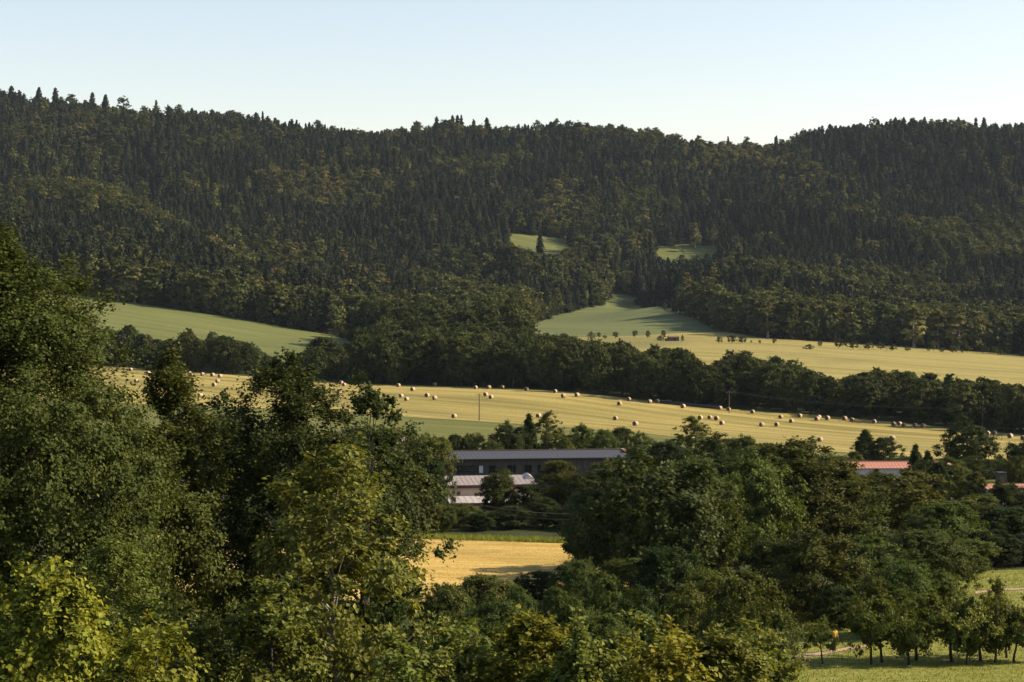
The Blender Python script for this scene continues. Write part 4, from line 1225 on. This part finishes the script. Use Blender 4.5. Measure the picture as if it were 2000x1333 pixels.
row([(700, 838, 342, 60, 'dark1'), (735, 832, 345, 70, 'lime1'), (765, 838, 345, 60, 'lime1'), (800, 846, 340, 46, 'ash0'), (830, 849, 338, 46, 'lime0'), (862, 856, 340, 42, 'willow1'), (888, 851, 345, 44, 'dark1'), (925, 847, 345, 50, 'lime1'), (960, 863, 336, 46, 'willow1'), (998, 826, 345, 74, 'dark0'),
     (1033, 812, 349, 46, 'conic0'), (1070, 808, 352, 66, 'birch0'), (1105, 858, 335, 42, 'fresh0'), (1135, 833, 350, 62, 'lime2'), (1180, 843, 345, 76, 'willow0'), (1214, 838, 348, 64, 'dark1'), (1252, 850, 342, 66, 'lime0')],
    'in the row behind the barn', 'trees in the row behind the barn')
row([(1300, 866, 325, 100, 'dark1'), (1350, 818, 345, 78, 'birch0'), (1402, 851, 320, 100, 'lime0'), (1450, 856, 312, 96, 'lime2'), (1500, 868, 318, 90, 'ash1'), (1560, 876, 320, 90, 'dark0'), (1612, 888, 322, 80, 'lime1'), (1645, 893, 330, 60, 'willow1'), (1690, 842, 372, 62, 'conic0'), (1727, 857, 366, 66, 'dark1'), (1670, 884, 350, 50, 'fresh0'), (1760, 893, 350, 50, 'lime1'),
     (1890, 827, 352, 116, 'dark0'), (1995, 860, 345, 80, 'dark0'), (1788, 872, 296, 46, 'conic0'), (1812, 884, 292, 50, 'conic0'), (1850, 896, 312, 80, 'lime2'), (1900, 893, 335, 84, 'lime0'), (1950, 898, 340, 70, 'willow1'), (1992, 902, 330, 60, 'lime1')],
    'edging the meadow on the right', 'trees edging the meadow on the right')
row([(1410, 880, 262, 120, 'dark0'), (1345, 890, 255, 110, 'lime2'), (1470, 885, 250, 120, 'dark1'), (1600, 905, 262, 110, 'ash0'), (1655, 925, 262, 80, 'lime1'), (1712, 918, 282, 40, 'conic0'), (1742, 934, 262, 90, 'lime0'), (1790, 912, 283, 66, 'dark1'), (1822, 930, 268, 60, 'dark0'), (1868, 912, 276, 76, 'lime2'), (1905, 925, 265, 60, 'fresh0'), (1838, 905, 276, 56, 'dark1'), (1805, 900, 279, 50, 'lime1'), (1868, 903, 281, 50, 'dark0'), (1715, 922, 277, 60, 'lime1'), (1962, 938, 250, 60, 'dark0'), (1968, 950, 240, 86, 'dark1'), (2015, 960, 236, 80, 'lime0'), (1915, 965, 238, 80, 'lime1')],
    'near the red-roofed house', 'trees around the red-roofed house')
row([(1285, 880, 168, 300, 'dark0'), (1365, 935, 178, 190, 'lime1'), (1470, 900, 190, 200, 'lime2'), (1555, 866, 205, 250, 'ash0'), (1660, 950, 208, 160, 'lime0'), (1765, 925, 222, 210, 'ash0'), (1845, 985, 200, 150, 'lime2'), (1915, 985, 208, 130, 'lime1'), (1975, 995, 204, 130, 'dark1'), (2040, 960, 215, 120, 'lime0')],
    'in the big tree mass on the right', 'big trees on the right')
row([(1590, 1042, 152, 190, 'rust0'), (1505, 1060, 156, 120, 'dark1'), (1690, 1050, 165, 150, 'lime0'), (1800, 1040, 168, 190, 'willow1'), (1880, 1052, 180, 110, 'lime1'), (1945, 1040, 190, 110, 'dark0'), (2010, 1045, 192, 120, 'dark1'), (1765, 1100, 143, 150, 'willow1'), (1712, 1135, 141, 90, 'fresh0'), (1840, 1120, 148, 100, 'lime2'), (1640, 1150, 147, 90, 'dark1')],
    'just behind the orchard', 'trees behind the orchard')
row([(1300, 1075, 142, 150, 'dark1'), (1395, 1110, 128, 130, 'lime1'), (1235, 1095, 148, 120, 'ash1'), (1240, 1155, 122, 120, 'dark0'), (1340, 1150, 115, 130, 'lime0'), (1185, 1130, 140, 90, 'lime2'), (1455, 1128, 106, 170, 'ash0'), (1500, 1180, 98, 110, 'lime1')],
    'in the thicket below the big dark tree', 'trees of the thicket below the big dark tree')
row([(1165, 985, 197, 130, 'dark0'), (1225, 960, 190, 150, 'lime1')], 'behind the big dark tree at the golden field', 'trees behind the big dark tree')
row([(1128, 1098, 160, 110, 'willow1'), (1085, 1150, 150, 70, 'willow0'), (1058, 1118, 171, 80, 'dark1'), (1020, 1128, 169, 50, 'dark0'), (1112, 1172, 120, 150, 'willow0'), (945, 1128, 143, 190, 'willow0'), (868, 1145, 138, 130, 'willow0'), (1012, 1150, 137, 80, 'willow0'), (975, 1180, 124, 190, 'willow0'), (880, 1205, 112, 190, 'willow0'), (1180, 1205, 108, 140, 'willow1')],
    'below the golden field', 'willow bushes below the golden field', 'shrub', 'willow_bush')
row([(905, 985, 238, 86, 'lime0'), (975, 920, 247, 76, 'lime1'), (1030, 950, 246, 80, 'dark1'), (1090, 903, 251, 96, 'ash1'), (1150, 925, 248, 100, 'lime1'), (1185, 903, 252, 90, 'ash0'), (1060, 975, 238, 80, 'dark0'), (1000, 990, 236, 76, 'dark1'), (1120, 985, 236, 90, 'dark0'), (1172, 985, 234, 90, 'dark1'), (945, 1000, 234, 60, 'dark0'), (1230, 960, 240, 90, 'dark0')],
    'in the hedge between golden field and barn', 'trees of the hedge between field and barn')
row([(820, 852, 246, 110, 'lime1'), (850, 905, 238, 66, 'dark1'), (782, 900, 236, 90, 'ash0'), (740, 880, 240, 100, 'lime0'), (860, 985, 232, 60, 'lime1'), (822, 965, 230, 80, 'ash1'), (690, 870, 245, 90, 'dark0'), (640, 860, 250, 100, 'lime2'), (590, 865, 250, 90, 'dark1')],
    'beside the left end of the barn', 'trees at the left end of the barn')
# hidden masses behind the foreground trees
row([(60, 820, 300, 160, 'dark0'), (180, 835, 300, 150, 'lime0'), (300, 845, 300, 140, 'dark1'), (420, 850, 290, 140, 'lime1'), (520, 850, 290, 120, 'dark0')], 'glimpsed behind the foreground trees', 'trees behind the foreground trees')

# orchard
ORCH = [(1606, 1207, 1299, 66, 'fruit1'), (1702, 1168, 1300, 104, 'fruit0'), (1722, 1182, 1296, 100, 'fruit1'), (1775, 1160, 1301, 130, 'fruit2'), (1790, 1150, 1292, 120, 'fruit0'), (1858, 1172, 1296, 110, 'fruit1'), (1888, 1186, 1299, 100, 'fruit2'), (1915, 1176, 1293, 110, 'fruit0'), (1944, 1152, 1297, 120, 'fruit2'), (1966, 1160, 1287, 120, 'fruit0'), (1980, 1190, 1296, 100, 'fruit1'), (2030, 1170, 1295, 120, 'fruit2')]
for j, (u, vt, vb, w, key) in enumerate(ORCH):
    x, y = hit(u, vb, 112)
    if j > 1:
        vt += random.uniform(-14, 16); w *= random.uniform(0.8, 1.2)
    place(key, x, y, pxZ(vt, y) - hz(x, y), w / F * y, 'orchard_tree', f'small leaning fruit tree on the lawn, {ordn(j + 1)} orchard trunk from left', 'tree', 'orchard trees on the lawn')
x, y = hit(1678, 1299, 112)
place('fruit1', x, y, 1.3, 0.5, 'sapling', 'tiny sapling with thin stem beside the second orchard tree', 'tree')
# slim trees by the dark shed
for j, u in enumerate((1974, 1984, 1996)):
    place('birch0', pxX(u, 318), 318, pxZ(893, 318) - hz(pxX(u, 318), 318), 2.2, 'tree', f'slim young tree beside the dark shed, {ordn(j + 1)} from left', 'tree', 'slim young trees by the dark shed')

# ------------------------------------------------------------------ foreground trees (built one by one)
def big_tree(name, u, vt, Y, Rpx, mat, label, seed, cat='tree', bark='bark', **kw):
    x = pxX(u, Y); z = hz(x, Y); h = pxZ(vt, Y) - z; rc = Rpx / F * Y
    tv, tf, v, f, lv = grow(seed, h, rc, **kw)
    root = empty(name, (x, Y, z))
    link('trunk', np_mesh(name + '_trunk', tv, tf, M[bark], smooth=True), root)
    link('crown', np_mesh(name + '_crown', v, f, M[mat], lv), root)
    tag(root, label, cat)
    return root
big_tree('large_tree', -20, 466, 76, 302, 'oak', 'tall dark leafy tree filling the left edge of the view', 201, base=0.06, shape='ogive', shell=0.55, clumps=1350, twigs=17, leaves=11, leaf=0.14, clump_r=1.0, limbs=45, lobes=0.25, up=0.5, loose=8)
big_tree('leafy_tree', 140, 545, 82, 125, 'oak', 'leafy tree crowding against the right flank of the tallest tree', 202, base=0.1, shape='round', clumps=330, twigs=16, leaves=12, leaf=0.14, clump_r=0.95, limbs=26, lobes=0.35, up=0.6, loose=12)
big_tree('leafy_tree', 325, 700, 84, 110, 'oak', 'narrow leafy treetop between the two largest foreground trees', 203, base=0.1, shape='ogive', clumps=380, twigs=15, leaves=11, leaf=0.145, clump_r=0.8, limbs=22, lobes=0.4, up=0.7, loose=5)
big_tree('spreading_tree', 560, 722, 88, 175, 'dark', 'dark spreading tree with open branches before the bale field', 204, base=0.12, shape='vase', clumps=600, twigs=15, leaves=11, leaf=0.15, clump_r=0.85, limbs=30, lobes=0.45, up=0.6, loose=16)
big_tree('spreading_tree', 715, 765, 92, 105, 'dark', 'slim tree whose bare-looking top twigs rise before the bale field', 205, base=0.1, shape='vase', clumps=230, twigs=14, leaves=8, leaf=0.18, clump_r=0.7, limbs=34, lobes=0.55, up=0.9, loose=26)
big_tree('leafy_tree', 750, 852, 96, 110, 'oak', 'shaded tree with hanging right branches over the golden field', 206, base=0.12, shape='round', clumps=270, twigs=15, leaves=9, leaf=0.18, clump_r=0.9, limbs=26, lobes=0.4, droop=0.3, loose=14)
big_tree('leafy_tree', 425, 785, 94, 125, 'dark', 'shadowy tree deep between the two largest foreground trees', 207, base=0.1, shape='round', clumps=330, twigs=15, leaves=9, leaf=0.19, clump_r=0.95, limbs=26, lobes=0.35, loose=16)
big_tree('maple_tree', 655, 868, 54, 150, 'maple', 'sunlit maple with pale green leaves and bare grey limbs', 208, base=0.05, shape='round', clumps=300, twigs=13, leaves=8, leaf=0.155, clump_r=0.68, limbs=34, lobes=0.35, up=0.5, shaped=True, loose=14, bark='bark_pale', aspect=0.7, trunk_r=0.12)
big_tree('leafy_bush', 225, 1072, 52, 130, 'maple', 'fresh green tree rising behind the yellowing bush on the left', 209, base=0.03, shape='dome', clumps=420, twigs=8, leaves=6, leaf=0.13, clump_r=0.5, limbs=22, lobes=0.3, up=0.6, shaped=True, loose=8, aspect=0.5)
big_tree('yellowing_bush', 75, 1098, 46, 130, 'yellowing', 'yellowing leafy bush in the lower left corner', 210, 'shrub', base=0.02, shape='dome', clumps=420, twigs=8, leaves=6, leaf=0.13, clump_r=0.45, limbs=22, lobes=0.35, up=0.5, shaped=True, loose=10)
big_tree('yellowing_bush', 300, 1195, 43, 110, 'yellowing', 'low yellow green bush at the bottom left', 211, 'shrub', base=0.02, shape='bush', clumps=320, twigs=8, leaves=6, leaf=0.12, clump_r=0.42, limbs=16, lobes=0.35, up=0.6, shaped=True, loose=8)
big_tree('leafy_bush', 390, 1230, 47, 80, 'maple', 'dusky bush beside the dark gap at the bottom left', 212, 'shrub', base=0.02, shape='bush', clumps=200, twigs=8, leaves=6, leaf=0.12, clump_r=0.42, limbs=12, lobes=0.35, up=0.6, shaped=True, loose=8)
k = 0
for u, vt, Y, rp, mat in ((530, 1150, 47, 100, 'maple'), (860, 1235, 43, 95, 'maple'), (915, 1190, 45, 110, 'maple'), (1040, 1205, 43, 110, 'yellowing'), (1130, 1245, 41, 95, 'maple'), (1240, 1215, 46, 95, 'maple'), (1300, 1240, 42, 110, 'yellowing'), (1400, 1250, 44, 100, 'maple'), (1475, 1205, 52, 85, 'maple'), (760, 1265, 41, 100, 'maple'), (1545, 1290, 46, 60, 'maple')):
    k += 1
    col_ = 'yellow-tinged' if mat == 'yellowing' else 'bright green'
    big_tree('leafy_bush', u, vt, Y, rp, mat, f'{col_} leafy bush along the bottom edge, {ordn(k if k > 1 else 1)} of those right of centre-left' if False else f'{col_} sunlit bush top along the bottom edge near the {["maple trunk foot", "willow bushes left", "willow bushes middle", "picture centre", "centre right", "dark thicket foot", "thicket right foot", "far thicket foot", "lawn corner tall", "maple right foot", "lawn corner low"][k - 1]}',
             220 + k, 'shrub', base=0.02, shape='bush', clumps=230, twigs=8, leaves=6, leaf=0.125, clump_r=0.42, limbs=16, lobes=0.4, up=0.75, shaped=True, loose=8)

# ------------------------------------------------------------------ grass blades of the lawn, stubble of the near field
def blades(name, poly, count, h0, h1, w, mat, label, seed, cat):
    rng = np.random.default_rng(seed)
    P = np.array(poly)
    x = rng.uniform(P[:, 0].min(), P[:, 0].max(), count); y = rng.uniform(P[:, 1].min(), P[:, 1].max(), count)
    k = inpoly(x, y, poly); x, y = x[k], y[k]
    n_ = len(x)
    z = H(x, y) + 0.04
    a = rng.random(n_) * 6.28; hh = rng.uniform(h0, h1, n_); ww = w * rng.uniform(0.6, 1.4, n_)
    dx, dy = np.cos(a) * ww, np.sin(a) * ww
    lx, ly = rng.normal(size=n_) * 0.35 * hh, rng.normal(size=n_) * 0.35 * hh
    V = np.stack([np.column_stack([x - dx, y - dy, z]), np.column_stack([x + dx, y + dy, z]), np.column_stack([x + lx, y + ly, z + hh])], 1).reshape(-1, 3)
    o = link(name, np_mesh(name, V, np.arange(3 * n_).reshape(-1, 3), mat, rng.random(n_)))
    tag(o, label, cat, kind='stuff')
M['blade'] = leaf_mat('grass_blades', (0.18, 0.205, 0.045), (0.27, 0.285, 0.065), (0.40, 0.37, 0.11), 0.3, 0.95, 1.05, 0.495, 0.505, 0.2, 0.2)
M['stub_blade'] = leaf_mat('stubble_straw', (0.6, 0.42, 0.11), (0.82, 0.58, 0.18), (0.95, 0.72, 0.28), 0.2, 0.95, 1.05, 0.495, 0.505, 0.2, 0.2)
blades('lawn_grass', lawn_poly, 130000, 0.05, 0.17, 0.03, M['blade'], 'uneven sunlit grass of the orchard lawn', 1, 'grass')
stub_poly = [hit(u, v, 140) for u, v in [(790, 1053), (1110, 1064), (1150, 1178), (760, 1178)]]
blades('stubble', stub_poly, 30000, 0.05, 0.14, 0.03, M['stub_blade'], 'short golden straw stubble standing in the near field', 2, 'stubble')
edge_poly = [hit(u, v, 140) for u, v in [(780, 1046), (1120, 1056), (1120, 1064), (780, 1053)]]
blades('field_margin_grass', edge_poly, 9000, 0.2, 0.6, 0.05, M['blade'], 'strip of taller green grass along the far side of the golden field', 3, 'grass')

# ------------------------------------------------------------------ the walker and the post by the path
def skin_body(name, joints, edges, mat, parent=None, sub=2):
    me = bpy.data.meshes.new(name)
    me.from_pydata([j[:3] for j in joints], edges, [])
    o = link(name, me, parent)
    me.materials.append(mat)
    md = o.modifiers.new('skin', 'SKIN')
    for i, j in enumerate(joints):
        r_ = j[3]
        me.skin_vertices[0].data[i].radius = (r_, r_) if not isinstance(r_, tuple) else r_
    me.skin_vertices[0].data[0].use_root = True
    md.use_smooth_shade = True
    s = o.modifiers.new('sub', 'SUBSURF'); s.levels = sub; s.render_levels = sub
    return o
M['skin'] = solid('skin', (0.42, 0.22, 0.15), 0.6, 0.08, 5)
M['yellow_shirt'] = solid('yellow_shirt', (0.75, 0.48, 0.03), 0.85, 0.1, 6)
M['trousers'] = solid('dark_trousers', (0.06, 0.05, 0.05), 0.9, 0.15, 6)
M['rust_bag'] = solid('rust_cloth', (0.34, 0.08, 0.04), 0.85, 0.15, 6)
M['hair'] = solid('dark_hair', (0.03, 0.02, 0.015), 0.7, 0.2, 8)
x, y = hit(1629, 1276, 115)
per = empty('person', (x, y, hz(x, y) + 0.05), R(200))
tag(per, 'person in yellow top and dark trousers walking behind the smallest orchard tree', 'person')
J = [(0, 0, 0.95, (0.15, 0.11)), (0, 0.01, 1.12, (0.135, 0.10)), (0, 0.02, 1.30, (0.16, 0.11)), (0, 0.01, 1.44, (0.10, 0.08)), (0, 0.03, 1.50, 0.055), (0, 0.04, 1.56, 0.075), (0, 0.05, 1.64, (0.078, 0.095)), (0, 0.05, 1.715, 0.06),
     (0.17, 0.01, 1.41, 0.062), (0.22, -0.04, 1.16, 0.048), (0.21, 0.08, 0.93, 0.036), (0.205, 0.11, 0.85, 0.034),
     (-0.17, 0.01, 1.41, 0.062), (-0.22, 0.05, 1.15, 0.048), (-0.2, 0.2, 0.98, 0.036), (-0.195, 0.26, 0.93, 0.034),
     (0.09, 0.0, 0.86, 0.095), (0.1, 0.12, 0.49, 0.066), (0.1, 0.06, 0.09, 0.045), (0.1, 0.2, 0.035, 0.04),
     (-0.09, 0.0, 0.86, 0.095), (-0.1, -0.04, 0.48, 0.066), (-0.1, -0.24, 0.12, 0.045), (-0.1, -0.12, 0.04, 0.04)]
E = [(0, 1), (1, 2), (2, 3), (3, 4), (4, 5), (5, 6), (6, 7), (3, 8), (8, 9), (9, 10), (10, 11), (3, 12), (12, 13), (13, 14), (14, 15), (0, 16), (16, 17), (17, 18), (18, 19), (0, 20), (20, 21), (21, 22), (22, 23)]
# five fingers on either hand
for h_i, s_ in ((11, 1), (15, -1)):
    hx, hy, hzz = J[h_i][:3]
    for q, (dx, ln) in enumerate(((-0.025, 0.07), (-0.009, 0.085), (0.008, 0.08), (0.024, 0.065))):
        J.append((hx + dx, hy + 0.03, hzz - 0.05, 0.009)); J.append((hx + dx, hy + 0.055, hzz - 0.05 - ln * 0.6, 0.008))
        E += [(h_i, len(J) - 2), (len(J) - 2, len(J) - 1)]
    J.append((hx - s_ * 0.04, hy + 0.04, hzz - 0.02, 0.010)); J.append((hx - s_ * 0.045, hy + 0.075, hzz - 0.045, 0.009))
    E += [(h_i, len(J) - 2), (len(J) - 2, len(J) - 1)]
skin_body('body', J, E, M['skin'], per)
JS = [(0, 0, 0.98, (0.17, 0.13)), (0, 0.01, 1.12, (0.152, 0.118)), (0, 0.02, 1.30, (0.177, 0.128)), (0, 0.01, 1.43, (0.115, 0.095)), (0.175, 0.01, 1.41, 0.08), (0.21, -0.02, 1.24, 0.068), (-0.175, 0.01, 1.41, 0.08), (-0.21, 0.03, 1.24, 0.068)]
skin_body('shirt', JS, [(0, 1), (1, 2), (2, 3), (3, 4), (4, 5), (3, 6), (6, 7)], M['yellow_shirt'], per)
JT = [(0, 0, 0.97, (0.165, 0.125)), (0.09, 0, 0.86, 0.11), (0.1, 0.12, 0.49, 0.083), (0.1, 0.06, 0.13, 0.066), (-0.09, 0, 0.86, 0.11), (-0.1, -0.04, 0.48, 0.083), (-0.1, -0.23, 0.16, 0.066)]
skin_body('trousers', JT, [(0, 1), (1, 2), (2, 3), (0, 4), (4, 5), (5, 6)], M['trousers'], per)
skin_body('hair', [(0, 0.02, 1.70, (0.088, 0.10)), (0, 0.0, 1.62, (0.07, 0.05)), (0, -0.01, 1.56, 0.045)], [(0, 1), (1, 2)], M['hair'], per)
ear = boxes('nose', [(-0.012, 0.012, 0.13, 0.165, 1.615, 1.655)], M['skin'], per, 0.006)
bag = boxes('shoulder_bag', [(-0.16, 0.16, -0.28, -0.12, 1.0, 1.34)], M['rust_bag'], None, 0.04)
bag.parent = None
bag.location = per.location; bag.rotation_euler = per.rotation_euler
tag(bag, 'rust red bag carried by the person in the yellow top', 'bag')
x, y = hit(1541, 1286, 115)
pst = empty('wooden_post', (x, y, hz(x, y)))
tag(pst, 'short pale wooden post beside the dirt path', 'post')
tv, tf = tubes([(np.array([[0, 0, -0.3], [0.02, 0, 0.4], [0.0, 0, 0.98]]), np.array([0.07, 0.065, 0.06]))], 8)
M['post_wood'] = solid('weathered_wood', (0.42, 0.32, 0.2), 0.9, 0.2, 5, stretch=(3, 3, 0.5))
link('shaft', np_mesh('shaft', tv, tf, M['post_wood'], smooth=True), pst)
boxes('cap', [(-0.09, 0.09, -0.09, 0.09, 0.981, 1.03)], M['brown_wood'], pst, 0.01)

# ------------------------------------------------------------------ air
m, nt, out = new_mat('haze')
pv = nt.nodes.new('ShaderNodeVolumePrincipled')
pv.inputs['Color'].default_value = (0.62, 0.80, 1.0, 1)
pv.inputs['Density'].default_value = 0.000016
pv.inputs['Anisotropy'].default_value = 0.1
nt.links.new(pv.outputs[0], out.inputs['Volume'])
zlo = float(GZ.min()) - 1.0
hb = boxes('haze', [(-2250, 2250, -130, 3850, zlo, max(float(GZ.max()) + 45, CZ + 20))], m)
tag(hb, 'thin pale evening haze lying over the whole valley', 'haze', kind='stuff')
